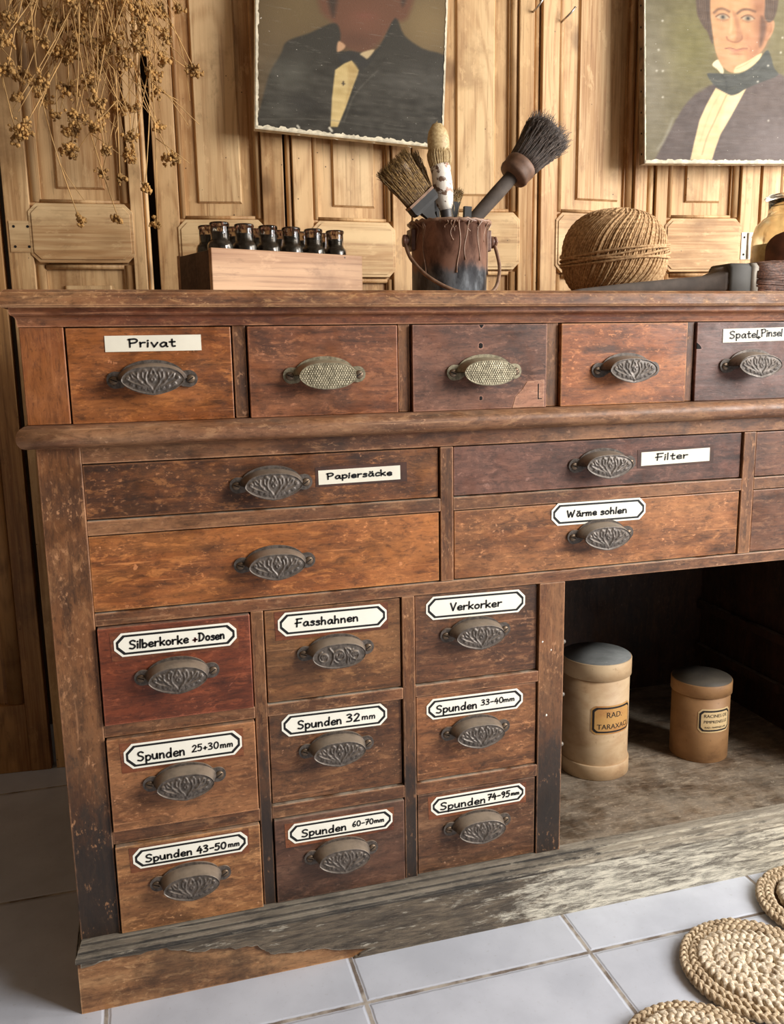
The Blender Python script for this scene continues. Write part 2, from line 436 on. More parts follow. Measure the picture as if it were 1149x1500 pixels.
def shutter(p0, p1, fr, rail, field_z, label, wood='pine', bead=None, hinge=None, octa=True):
    """p0, p1: floor-plan ends of the front face; fr: fractions of the width (stile, moulding, field, field, moulding, stile)"""
    x0, y0 = p0; x1, y1 = p1
    Wd = math.hypot(x1-x0, y1-y0); rz = math.atan2(y1-y0, x1-x0)
    t = empty('shutter_panel', (x0, y0, 0), rz, label, 'shutter panel', 'old shutter panels behind the cabinet')
    H = 2.25
    a, m0, f0, f1, m1, e = [q*Wd for q in fr]
    z0, z1 = rail
    mt = M[wood]
    bl = bead[0]*Wd if bead and bead[0] < .5 else 0.0
    br = bead[0]*Wd if bead and bead[0] > .5 else Wd
    for s0, s1 in ((bl, a), (e, br)):
        q = MB(); q.box(s0, s1, 0, .032, 0, H); q.build('stile', mt, t, bevel=.0015)
    if bead:
        q = MB(); half_round(q, (0 if bl else br)+.001, (bl if bl else Wd)-.001, 0, H, .010, True, .016); q.build('edge_bead', M[wood], t)
    for s0, s1 in ((a, m0), (m1, e)):
        q = MB(); q.box(s0, s1, .012, .03, .0, H)
        half_round(q, s0+(s1-s0)*.12, s1-(s1-s0)*.05, z1+.004, H, .008, True, .013)
        half_round(q, s0+(s1-s0)*.12, s1-(s1-s0)*.05, .0, z0-.004, .008, True, .013)
        q.build('panel_moulding', mt, t)
    # the sunk ground and its raised field, above and below the rail
    q = MB(); q.box(m0, m1, .018, .028, z1-.02, H); q.build('panel_ground', mt, t)
    c = .012
    def field(za, zb):
        q = MB()
        q.add([(f0-c*.3,.018,za-c*.3),(f1+c*.3,.018,za-c*.3),(f1+c*.3,.018,zb),(f0-c*.3,.018,zb),(f0,.0115,za),(f1,.0115,za),(f1,.0115,zb),(f0,.0115,zb)],
              [(0,1,5,4),(1,2,6,5),(2,3,7,6),(3,0,4,7),(4,5,6,7),(0,3,2,1)])
        q.build('raised_field', M['pine_field'] if wood == 'pine' else mt, t)
    field(field_z, H-.15)
    q = MB(); q.box(m0, m1, .018, .028, .12, z0+.02); q.build('panel_ground', mt, t)
    field(.30, z0-.045)
    # lock rail with clipped corners, its bevelled lower edge, foot rail
    q = MB()
    q.prism(octagon(a-.004, e+.004, z0, z1, .016), -.0025, .03)
    q.prism(octagon(a+.002, e-.002, z0+.006, z1-.006, .014), -.0045, -.0024)
    q.build('lock_rail', M['pine_rail'] if wood == 'pine' else mt, t, bevel=.001)
    q = MB(); half_round(q, m0, m1, z0-.012, z0-.001, .009, False, .013); q.build('rail_moulding', mt, t)
    q = MB(); half_round(q, m0, m1, z1+.001, z1+.010, .008, False, .015); q.build('rail_moulding', mt, t)
    q = MB(); q.box(a, e, .001, .031, 0, .16); q.build('foot_rail', M['pine_rail'] if wood == 'pine' else mt, t, bevel=.0015)
    q = MB(); q.box(a, e, .001, .031, H-.12, H); q.build('top_rail', M['pine_rail'] if wood == 'pine' else mt, t, bevel=.0015)
    if hinge:
        hx, hz, hw, hh, mat = hinge
        q = MB(); q.box(hx, hx+hw, -.002, .003, hz, hz+hh, 0)
        if mat == 'hinge_metal': q.tube([(hx+hw*.5,-.003,hz+.001),(hx+hw*.5,-.003,hz+hh-.001)], .003, 8, 0)
        for i in (.2,.8):
            for j in (.18,.82):
                cx, cz = hx+hw*i, hz+hh*j
                q.prism([(cx+.0028*math.cos(2*PI*k/10), cz+.0028*math.sin(2*PI*k/10)) for k in range(10)], -.0024, -.0018, 1)
        q.build('hinge_plate', [M[mat], M['hole']], t, label='hinge plate with four dark holes')
    return t

shutter((-.26,.81), (.0488,.79), (.12,.17,.32,.62,.72,.86), (1.12,1.24), 1.28, 'dark pine shutter panel at the far left, beside the cabinet side', 'pine_dark')
shutter((.0604,.79), (.3448,.77), (.17,.245,.37,.68,.79,.865), (1.1175,1.2354), 1.270, 'pine shutter panel behind the dried flower bunch, hinge at its left edge', bead=(.955,), hinge=(.006,1.138,.045,.062,'pine_rail'))
shutter((.359,.79), (.6275,.752), (.175,.225,.335,.655,.765,.83), (1.095,1.2092), 1.2484, 'pine shutter panel behind the wooden box of ink bottles')
shutter((.6338,.75), (.9176,.76), (.20,.25,.38,.70,.795,.845), (1.0904,1.2093), 1.2454, 'pine shutter panel behind the tilted portrait and the left flat brushes', bead=(.05,))
shutter((.9208,.76), (1.2145,.72), (.17,.24,.36,.64,.76,.83), (1.1076,1.2342), 1.2762, 'pine shutter panel behind the big dark brush of the bucket', bead=(.945,))
shutter((1.218,.72), (1.5074,.74), (.15,.21,.36,.74,.80,.88), (1.1012,1.2369), 1.2727, 'pine shutter panel behind the twine ball, right of the two nails')
shutter((1.5112,.74), (1.7956,.70), (.17,.23,.36,.655,.76,.835), (1.106,1.2318), 1.2747, 'pine shutter panel behind the straight portrait, with a pale hinge plate', bead=(.07,), hinge=(.246,1.135,.036,.064,'hinge_metal'))
shutter((1.8036,.70), (2.12,.71), (.17,.23,.36,.655,.76,.835), (1.106,1.2318), 1.2747, 'pale pine shutter panel at the far right, behind the glass jar')

# two nails in the panel above the brushes
for x, y, z, dx, lab in ((1.194,.718,1.659,.012,'bent nail in the pine beside the panel joint, left of two'), (1.266,.716,1.646,.016,'bent nail in the pine panel, right of the other nail')):
    q = MB(); q.tube([(0,.012,0),(0,-.010,.002),(dx*.5,-.018,.010),(dx,-.022,.020)], .0022, 7); q.lathe([(.0001,0),(.0032,.0),(.0032,.0012),(.0001,.0016)], 10, (dx,-.0225,.0200))
    o = q.build('nail', M['nail']); o.location = (x, y, z); tag(o, lab, 'nail', 'nails in the pine panel')

# ------------------------------------------------------------------ the cabinet
CB = empty('drawer_cabinet', (.166, 0, 0), 0, 'long worn brown wooden cabinet of labelled drawers with metal cup pulls', 'cabinet')
OG = (.166, 0, 0)
XL, XR, YB = .166, 1.83, .60
def part(mb, name, mat, bevel=.0012, label=None, parent=None, seg=2): return mb.build(name, mat, parent or CB, OG, bevel, seg, label=label)

def sweep(prof, x0, x1, yb, kl=.6):
    """profile of (out, z) carried round the left end, front and right end of the cabinet"""
    rings = []
    rings.append([(x0-o*kl, yb, z) for o,z in prof])
    rings.append([(x0-o*kl, -o, z) for o,z in prof])
    n = 24
    for i in range(1, n): rings.append([(x0-o*kl+(x1-x0+2*o*kl)*i/n, -o, z) for o,z in prof])
    rings.append([(x1+o*kl, -o, z) for o,z in prof])
    rings.append([(x1+o*kl, yb, z) for o,z in prof])
    return rings

# worktop with a slightly chipped nose
def nose(z0, z1, o):
    return [(-.02,z0),(o-.002,z0),(o,z0+.003),(o,z1-.010),(o-.002,z1-.005),(o-.008,z1-.001),(o-.02,z1),(-.02,z1)]
b = MB(); b.loft(sweep(nose(.9885,1.0112,.028), .16, XR, YB), 0, False)
b.box(.1721, XR-.0121, .0201, YB, .9886, 1.01119)
part(b, 'worktop', M['top'], 0)
# cornice: small square, hollow, fillet
cor = [(-.01,.9655),(.003,.9655),(.004,.9705)]+[(.004+.009*(1-math.cos(a)), .9705+.009*math.sin(a)) for a in np.linspace(0,PI/2,6)]+[(.015,.9815),(.015,.9886),(-.01,.9886)]
b = MB(); b.loft(sweep(cor, .16, XR, YB), 0, False); part(b, 'cornice', M['cornice'], 0)
# rounded waist moulding
tor = [(-.01,.812)]+[(.010+.0175*math.sin(a), .8265-.0145*math.cos(a)) for a in np.linspace(0,PI,12)]+[(-.01,.842)]
b = MB(); b.loft(sweep(tor, .163, XR, YB), 0, True); part(b, 'waist_moulding', M['torus'], 0)

# side panels, back, decks
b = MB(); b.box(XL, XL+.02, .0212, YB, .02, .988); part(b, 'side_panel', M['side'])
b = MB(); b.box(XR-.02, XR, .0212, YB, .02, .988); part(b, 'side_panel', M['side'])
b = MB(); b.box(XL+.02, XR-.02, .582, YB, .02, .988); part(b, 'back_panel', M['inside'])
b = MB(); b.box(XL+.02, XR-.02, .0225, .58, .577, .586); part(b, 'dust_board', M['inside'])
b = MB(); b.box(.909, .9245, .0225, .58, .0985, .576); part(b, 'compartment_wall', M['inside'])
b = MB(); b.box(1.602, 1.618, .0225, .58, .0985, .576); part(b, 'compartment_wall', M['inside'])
for z in (.30, .19):
    b = MB(); b.box(1.588, 1.601, .03, .575, z-.010, z+.010); part(b, 'runner_batten', M['inside'])

# face frame
fv = MB()
fv.box(XL, .2205, 0, .021, .0985, .812); part(fv, 'stile', M['frame_v'])
fv = MB(); fv.box(1.77, XR, 0, .021, .0985, .812); part(fv, 'stile', M['frame_v'])
fv = MB(); fv.box(.159, .2118, .0, .021, .842, .9655); part(fv, 'stile', M['upper_v'], label='reddish upper left stile')
for x0, x1 in ((.4243,.4418),(.6559,.6734),(.8864,.9058),(1.1258,1.140),(1.357,1.375),(1.59,1.61)):
    fv = MB(); fv.box(x0, x1, .001, .021, .842, .9655); part(fv, 'upper_divider', M['frame_v'])
for x0, x1, z0, z1 in ((.7186,.7387,.5845,.788),(1.2441,1.2673,.5845,.788)):
    fv = MB(); fv.box(x0, x1, .0005, .021, z0, z1); part(fv, 'divider', M['frame_v'])
for x0, x1, z0, z1 in ((.4306,.4484,.0985,.566),(.6562,.676,.0985,.566)):
    fv = MB(); fv.box(x0, x1, .0005, .021, z0, z1); part(fv, 'divider', M['frame_v'])
fv = MB(); fv.box(.882, .9257, .0, .0225, .0985, .566); part(fv, 'divider', M['frame_v'], label='wide upright beside the open compartment')
fv = MB(); fv.box(1.602, 1.77, .0, .0225, .0985, .566); part(fv, 'divider', M['frame_v'])
def rail(x0, x1, z0, z1, y=.0):
    f = MB(); f.box(x0, x1, y, .021, z0, z1); part(f, 'rail', M['frame_h'])
rail(.2205, 1.77, .789, .812); rail(.2205, 1.77, .566, .5838, .0002)
for x0, x1 in ((.2205,.7186),(.7387,1.2441),(1.2673,1.77)): rail(x0, x1, .6922, .7118, .0004)
for x0, x1 in ((.2205,.4306),(.4484,.6562),(.676,.882)):
    rail(x0, x1, .4043, .4223, .0004); rail(x0, x1, .2410, .2612, .0004)
b = MB(); b.box(.2118, XR, .010, .021, .958, .985); b.box(1.61, XR, .002, .021, .842, .9655); part(b, 'upper_rail', M['frame_h'])

# compartment floor running out into the plinth's ledge, plinth board, its torn paint layer
b = MB(); b.box(XL+.02, XR-.02, -.004, .582, .086, .0985); part(b, 'compartment_floor', M['boards'], .001)
cap = [(-.01,.0815),(.027,.0815),(.0305,.0845),(.0312,.088),(.0295,.0915),(.0255,.0925),(.0235,.0910),(.0215,.0925),(.0200,.0955),(.014,.0965),(.010,.0968),(.0085,.1000),(.004,.1015),(-.002,.1018),(-.01,.1018)]
b = MB(); b.loft(sweep(cap, .168, XR, YB, .3)[0:-1], 0, False); part(b, 'plinth_ledge', M['ledge'], 0)
b = MB(); b.loft(sweep([(-.004,.0),(.024,.0),(.024,.082),(-.004,.082)], .168, XR, YB, .3), 0, False); part(b, 'plinth_board', M['bare'], 0)
jag = [(.1655,.076),(.19,.080),(.21,.083),(.238,.081),(.265,.083),(.283,.083),(.294,.076),(.312,.071),(.338,.064),(.35,.066),(.366,.062),(.39,.058),(.414,.057),(.424,.047),(.433,.038),(.452,.035),(.472,.032),(.49,.033),(.513,.029),(.533,.022),(.554,.018),(.598,.012),(.572,.006),(.56,.0)]
jj = []
for i in range(len(jag)-1):
    (xa,za),(xb,zb) = jag[i], jag[i+1]
    for t in (0,.33,.66):
        jj.append((xa+(xb-xa)*t, za+(zb-za)*t + (rnd.uniform(-.0022,.0022) if t else 0)))
jj.append(jag[-1])
poly = jj + [(XR,.0),(XR,.0835),(.1655,.0835)]
b = MB(); n = len(poly)
b.prism(poly, -.0285, -.0238); part(b, 'plinth_paint_layer', M['plinth'], 0, label='dark to pale peeling paint layer with a jagged torn edge')

# ---- cup pulls
def seg_dist(X, Z, pts):
    d = np.full(X.shape, 9.0)
    for (x0,z0),(x1,z1) in zip(pts[:-1], pts[1:]):
        vx, vz = x1-x0, z1-z0; L = vx*vx+vz*vz+1e-12
        t = np.clip(((X-x0)*vx+(Z-z0)*vz)/L, 0, 1)
        d = np.minimum(d, np.hypot(X-x0-t*vx, Z-z0-t*vz))
    return d
def curl(cx, cz, r, a0, turns, n=26, k=.8):
    return [(cx+r*(1-k*i/n)*math.cos(a0+turns*2*PI*i/n), cz+r*(1-k*i/n)*math.sin(a0+turns*2*PI*i/n)) for i in range(n+1)]
A_, B_ = .0395, .0176          # half width and half height of the face
def relief(kind, X, Z):
    mm = .001
    h = np.zeros(X.shape)
    if kind == 'floral':
        cur = []
        for sgn in (1,-1):
            S = lambda pts: [(sgn*x*mm, z*mm) for x,z in pts]
            cur += [S(spline([(0,-15),(3,-9),(8,-3),(9,4),(7,11)],6)), S(spline([(2,-11),(9,-7),(15,-3),(20,4),(25,9)],6)), S(spline([(9,-9),(17,-6),(25,-3),(33,2)],6)),
                    S(curl(4.5,-10.5,3,PI*.5,-1.1)), S(curl(11,-10,2.6,0,1.2)), S(curl(18.5,-8,2.4,PI,-1.2)), S(curl(26,-5,2.2,0,1.1)),
                    S(spline([(9,0),(13,4),(13,10)],6)), S(spline([(14,-2),(19,2),(19,9)],6)), S(spline([(20,1),(25,3),(27,8)],6)), S(curl(30.5,3.5,2.4,PI*1.5,1.0)),
                    S(curl(3.2,5.5,2.6,PI*1.2,-1.0)), S(spline([(0,-2),(2.4,1),(0,4)],6)), S(spline([(3,9),(1.5,12),(0,14)],6)), S(curl(9.8,12,1.8,0,1))]
        for c in cur: h = np.maximum(h, np.exp(-(seg_dist(X,Z,c)/.00105)**2))
        h *= .00135
    elif kind == 'scroll':
        cur = []
        for cx, sg in ((-23,1),(0,-1),(23,1)):
            r = 10.5 if cx == 0 else 8
            cur += [[(x*mm,z*mm) for x,z in curl(cx,0,r,PI*.6*sg,1.25*sg,36,.55)], [(x*mm,z*mm) for x,z in curl(cx+1.5,1,3.2,0,1.3,20)],
                    [((cx-3)*mm,(-3)*mm),((cx)*mm,3*mm),((cx+4)*mm,4*mm)]]
        cur += [[(x*mm,z*mm) for x,z in spline(p,6)] for p in ([(-14,12),(-8,2),(-13,-11)],[(9,10),(15,0),(24,-8)],[(11,-11),(12,-2),(9,6)],[(15,-9),(15,-4),(13,0)],[(12,10),(16,8),(18,4)])]
        for c in cur: h = np.maximum(h, np.exp(-(seg_dist(X,Z,c)/.0010)**2))
        h *= .0018
    else:                       # hammered: rows of small round bosses
        p = .0035
        iz = np.round(Z/(p*.87)); off = (np.mod(iz,2))*p*.5
        ix = np.round((X-off)/p)
        d = np.hypot(X-off-ix*p, Z-iz*p*.87)
        h = .0014*np.clip(1-(d/(p*.56))**2, 0, 1)
    return h
def pull_mesh(kind):
    q = MB()
    nx, nz = 84, 36
    pointed = (kind == 'floral')
    xs = np.linspace(-.995, .995, nx+1)
    up = B_*np.power(1-np.abs(xs)**2.6, .5)
    lo = -B_*1.04*((.46*np.power(1-np.abs(xs)**4, .5)+.58*(1-np.abs(xs)**1.45)) if pointed else np.power(1-np.abs(xs)**2.2, .5))
    def face_y(z): return -.0265 + .10*(-z) * -1 if False else -.0255 - (z)*(-.14)
    tz = np.linspace(0, 1, nz+1)
    X = np.repeat((xs*A_)[None,:], nz+1, 0); Z = lo[None,:] + (up-lo)[None,:]*tz[:,None]
    # distance to the rim, for the raised bead
    hs = (up-lo)[None,:]
    dr = np.minimum(np.minimum(tz[:,None]*hs, (1-tz[:,None])*hs)*np.cos(np.arctan(.25)), (1-np.abs(xs))[None,:]*A_*1.6+.0)
    inner = np.clip((dr-.0016)/.0012, 0, 1)
    hh = relief(kind, X, Z)*inner + .0013*np.exp(-((dr-.0009)/.0009)**2) + .0012*np.clip(1-(X/A_)**2-(Z/B_)**2,0,1)
    Yv = -.0255 + .12*Z - hh
    vs = [(X[j,i], Yv[j,i], Z[j,i]) for j in range(nz+1) for i in range(nx+1)]
    w = nx+1
    q.add(vs, [(j*w+i, j*w+i+1, (j+1)*w+i+1, (j+1)*w+i) for j in range(nz) for i in range(nx)], 0, True)
    # shell from the face's upper rim back to the plate, open below
    rings = []
    for t in (0, .12, .35, .6, .82, 1.0):
        ring = []
        for i in range(nx+1):
            xf, zf, yf = X[nz,i], Z[nz,i], Yv[nz,i]
            xb = xs[i]*.0455; zb = .0228*math.sqrt(max(0,1-abs(xs[i])**2.2)) - .001
            e = math.sin(t*PI/2)
            ring.append((xf+(xb-xf)*t, yf+(-.001-yf)*t, zf+(zb-zf)*(.65*e+.35*t)))
        rings.append(ring)
    q.loft(rings, 0, True, False, False)
    # inner skin so that the cup has thickness
    q.loft([[(x*.96, y+.0015, z-.0016) for x,y,z in r] for r in rings], 0, True, False, False)
    back = [(X[j,i], Yv[j,i]+.0022+hh[j,i]*.7, Z[j,i]) for j in (0,nz) for i in range(nx+1)]
    q.add(back, [(i, i+1, w+i+1, w+i) for i in range(nx)], 0, True)
    q.add([vs[i] for i in range(w)]+back[:w], [(i, i+1, w+i+1, w+i) for i in range(nx)], 0, True)
    # flange and ears
    ear = []
    for i in range(13): a = -PI/2+PI*i/12; ear.append((.0470+.0112*math.cos(a), .0005+.0112*math.sin(a)))
    outline = ear + [(.0435*math.cos(a)*.98, .0005+.0255*math.sin(a)**.9) for a in np.linspace(.38,PI-.38,15)] + [(-x,z) for x,z in ear[::-1]] + [(-.038,-.0095),(-.030,-.004),(0,-.001),(.030,-.004),(.038,-.0095)]
    q.prism(outline[::1], -.0028, 0.0, 0)
    for sx in (-1,1):
        q.lathe([(.0058,-.0),(.0058,.001),(.0046,.0022),(.001,.0024)], 14, (0,0,0), 1)
        nv = 14*4
        for i in range(len(q.v)-nv, len(q.v)):
            x,y,z = q.v[i]; q.v[i] = (x+sx*.0490, -.0026-z, y)
        a = .6 if sx > 0 else -.4
        c, s_ = math.cos(a), math.sin(a)
        pts = [(-.0045,-.0006),(.0045,-.0006),(.0045,.0006),(-.0045,.0006)]
        q.prism([(sx*.049+x*c-z*s_, x*s_+z*c) for x,z in pts], -.00525, -.0048, 2)
    return q
PULLS = {}
def pull(kind, mat, x, z, y, parent):
    if kind not in PULLS:
        o = pull_mesh(kind).build('cup_pull', [M[mat], M['screw'], M['hole']], parent, recalc=False)
        PULLS[kind] = o
    else:
        o = PULLS[kind].copy(); COL.objects.link(o); o.parent = parent
    o.location = (x-OG[0], y, z)
    return o

# ---- hand lettering: one-stroke glyphs
EL = [(.25+.24*math.cos(a), .5+.5*math.sin(a)) for a in np.linspace(PI/2, PI/2+2*PI, 13)]
GL = {
'P':(.6,[[(.03,0),(.02,.5),(.0,.97)],[(-.08,.93),(.35,1.0),(.52,.8),(.38,.55),(.05,.47)]]),
'r':(.42,[[(0,.55),(.02,.25),(.02,0)],[(.02,.33),(.14,.5),(.34,.52)]]),
'i':(.2,[[(.02,.52),(0,0)],[(0,.76),(.03,.80)]]),
'v':(.5,[[(0,.55),(.2,0)],[(.2,0),(.42,.55)]]),
'a':(.56,[[(.42,.48),(.22,.56),(.02,.28),(.14,.01),(.34,.15),(.42,.48)],[(.42,.5),(.44,.1),(.52,.02)]]),
't':(.45,[[(.17,.88),(.16,.3),(.2,.03),(.36,.04)],[(0,.56),(.36,.58)]]),
'S':(.66,[[(.54,.88),(.32,1.0),(.08,.86),(.14,.6),(.42,.46),(.54,.24),(.34,.01),(.04,.08)]]),
'p':(.52,[[(0,.55),(.02,-.36)],[(.02,.40),(.2,.56),(.43,.38),(.34,.06),(.14,0),(.03,.1)]]),
'e':(.5,[[(.03,.28),(.3,.28),(.42,.38),(.26,.56),(.05,.42),(.03,.15),(.2,0),(.43,.08)]]),
'l':(.2,[[(.02,1.0),(0,0)]]),
'n':(.52,[[(0,.55),(.02,0)],[(.02,.34),(.18,.54),(.35,.46),(.40,0)]]),
's':(.44,[[(.35,.49),(.16,.56),(.05,.42),(.28,.27),(.34,.08),(.16,0),(.02,.05)]]),
'c':(.46,[[(.40,.48),(.2,.56),(.02,.28),(.14,.01),(.40,.07)]]),
'k':(.5,[[(0,1.0),(.02,0)],[(.40,.56),(.04,.25)],[(.1,.3),(.42,0)]]),
'F':(.56,[[(.06,1.0),(.03,0)],[(-.02,1.0),(.5,1.03)],[(-.12,.46),(.40,.52)]]),
'W':(.98,[[(0,1.0),(.2,0)],[(.2,0),(.42,.75)],[(.42,.75),(.62,0)],[(.62,0),(.86,1.0)]]),
'm':(.68,[[(0,.52),(0,0)],[(0,.35),(.14,.53),(.27,.42),(.28,0)],[(.28,.35),(.42,.53),(.55,.42),(.57,0)]]),
'o':(.52,[[(.22,.56),(.04,.42),(.04,.14),(.22,0),(.40,.14),(.40,.42),(.22,.56)]]),
'h':(.52,[[(0,1.0),(.02,0)],[(.02,.34),(.18,.54),(.34,.44),(.38,0)]]),
'b':(.52,[[(0,1.0),(.02,0)],[(.02,.4),(.22,.55),(.42,.32),(.28,.02),(.02,.06)]]),
'D':(.68,[[(.05,1.0),(.04,0)],[(-.06,1.0),(.32,.95),(.57,.55),(.36,.1),(-.02,0)]]),
'u':(.56,[[(0,.55),(.03,.12),(.2,0),(.36,.14),(.42,.55)],[(.42,.55),(.45,0)]]),
'd':(.58,[[(.42,.42),(.22,.54),(.02,.28),(.14,0),(.36,.08),(.43,.3)],[(.45,1.0),(.45,0)]]),
'V':(.58,[[(0,1.0),(.25,0)],[(.25,0),(.52,1.0)]]),
'0':(.58,[EL]),
'2':(.55,[[(.03,.8),(.22,1.0),(.42,.8),(.28,.42),(0,0)],[(0,0),(.46,.03)]]),
'3':(.54,[[(.03,.92),(.25,1.0),(.40,.8),(.15,.56)],[(.15,.56),(.42,.38),(.34,.06),(.0,.04)]]),
'4':(.58,[[(.28,1.0),(0,.36)],[(0,.36),(.50,.40)],[(.38,.68),(.35,-.06)]]),
'5':(.54,[[(.44,1.0),(.08,.98)],[(.08,.98),(.05,.58)],[(.05,.58),(.3,.64),(.43,.36),(.28,.02),(0,.06)]]),
'6':(.54,[[(.36,1.0),(.1,.62),(.04,.22),(.22,0),(.41,.2),(.3,.46),(.07,.32)]]),
'7':(.54,[[(0,.98),(.46,1.0)],[(.46,1.0),(.15,0)],[(.1,.5),(.42,.54)]]),
'9':(.54,[[(.41,.82),(.22,1.0),(.03,.76),(.2,.52),(.41,.82)],[(.41,.82),(.38,.35),(.2,0)]]),
'-':(.5,[[(.04,.42),(.40,.46)]]),
'+':(.5,[[(.02,.34),(.40,.37)],[(.21,.58),(.2,.14)]]),
' ':(.35,[]),
}
GL['ä'] = (GL['a'][0], GL['a'][1]+[[(.10,.78),(.13,.80)],[(.32,.80),(.35,.82)]])
def lettering(mb, txt, x0, x1, zb, cap, y, w, mat):
    """draws txt between x0 and x1 on baseline zb as flat marker strokes of width w"""
    total = sum(GL[c][0] for c in txt) - .08
    k = (x1-x0)/total; cx = x0
    rr = random.Random(hash(len(txt))*7 + int(x0*1000))
    for ch in txt:
        wd, strokes = GL[ch]
        dz = rr.uniform(-.03,.03)*cap; sh = rr.uniform(.0,.05)
        for st in strokes:
            P = spline(st, 5) if len(st) > 2 else [st[0], st[1]]
            pts = [np.array((cx+(px*.84+pz*sh)*k, zb+dz+pz*cap*.94)) for px,pz in P]
            n = len(pts); L = []; Rr = []
            for i in range(n):
                a = pts[max(0,i-1)]; c = pts[min(n-1,i+1)]; d = c-a; d = d/(np.linalg.norm(d)+1e-9)
                nn = np.array((-d[1], d[0]))*w*.5
                L.append(pts[i]+nn); Rr.append(pts[i]-nn)
            V = [(p[0],y,p[1]) for p in L]+[(p[0],y,p[1]) for p in Rr]
            mb.add(V, [(i, n+i, n+i+1, i+1) for i in range(n-1)], mat)
            for e in (0, n-1):   # round ends
                mb.add([(pts[e][0]+w*.5*math.cos(2*PI*j/8), y, pts[e][1]+w*.5*math.sin(2*PI*j/8)) for j in range(8)], [tuple(range(8))], mat)
        cx += wd*k

def label_card(kind, x0, x1, z0, z1, y, runs, parent, tilt=0.0, patch=None, clean=False):
    """kind 'octagon': cream card with a black border line; 'strip': plain paper strip"""
    q = MB()
    if kind == 'octagon':
        c = (z1-z0)*.30
        q.prism(octagon(x0,x1,z0,z1,c), y-.0009, y, 0)
        d0, d1 = .0028, .0058
        o1 = octagon(x0+d0,x1-d0,z0+d0,z1-d0,c*.93); o2 = octagon(x0+d1,x1-d1,z0+d1,z1-d1,c*.86)
        q.add([(x,y-.0011,z) for x,z in o1+o2], [(i,(i+1)%8,8+(i+1)%8,8+i) for i in range(8)], 1)
        wd = .0025
    else:
        q.prism([(x0,z0),(x1,z0+.0004),(x1,z1),(x0,z1-.0004)], y-.0008, y, 0)
        wd = .0022
    if clean:
        q.prism([(x0-.004,z0-.0055),(x1+.002,z0-.0045),(x1+.0025,z1+.0015),(x0-.005,z1+.002)], y-.0003, y+.0001, 4)
    if patch:
        q.prism([(patch[0],patch[2]),(patch[1],patch[2]),(patch[1],patch[3]),(patch[0],patch[3])], y-.00035, y+.0001, 3)
    Wd, Hd = x1-x0, z1-z0
    for r in runs:
        txt, a, e, base, cap = r[:5]
        lettering(q, txt, x0+Wd*a, x0+Wd*e, z0+Hd*base, Hd*cap, y-.0013, wd*(.8 if cap < .3 else 1), 2 if len(r) > 5 else 1)
    if tilt:
        cx, cz = (x0+x1)/2, (z0+z1)/2; c, s = math.cos(tilt), math.sin(tilt)
        q.v = [(cx+(x-cx)*c-(z-cz)*s, yy, cz+(x-cx)*s+(z-cz)*c) for x,yy,z in q.v]
    return q.build('label_card', [M['card'] if kind == 'octagon' else M['strip'], M['ink_line'], M['red_ink'], M['tape'], M['clean']], parent, OG, recalc=False)

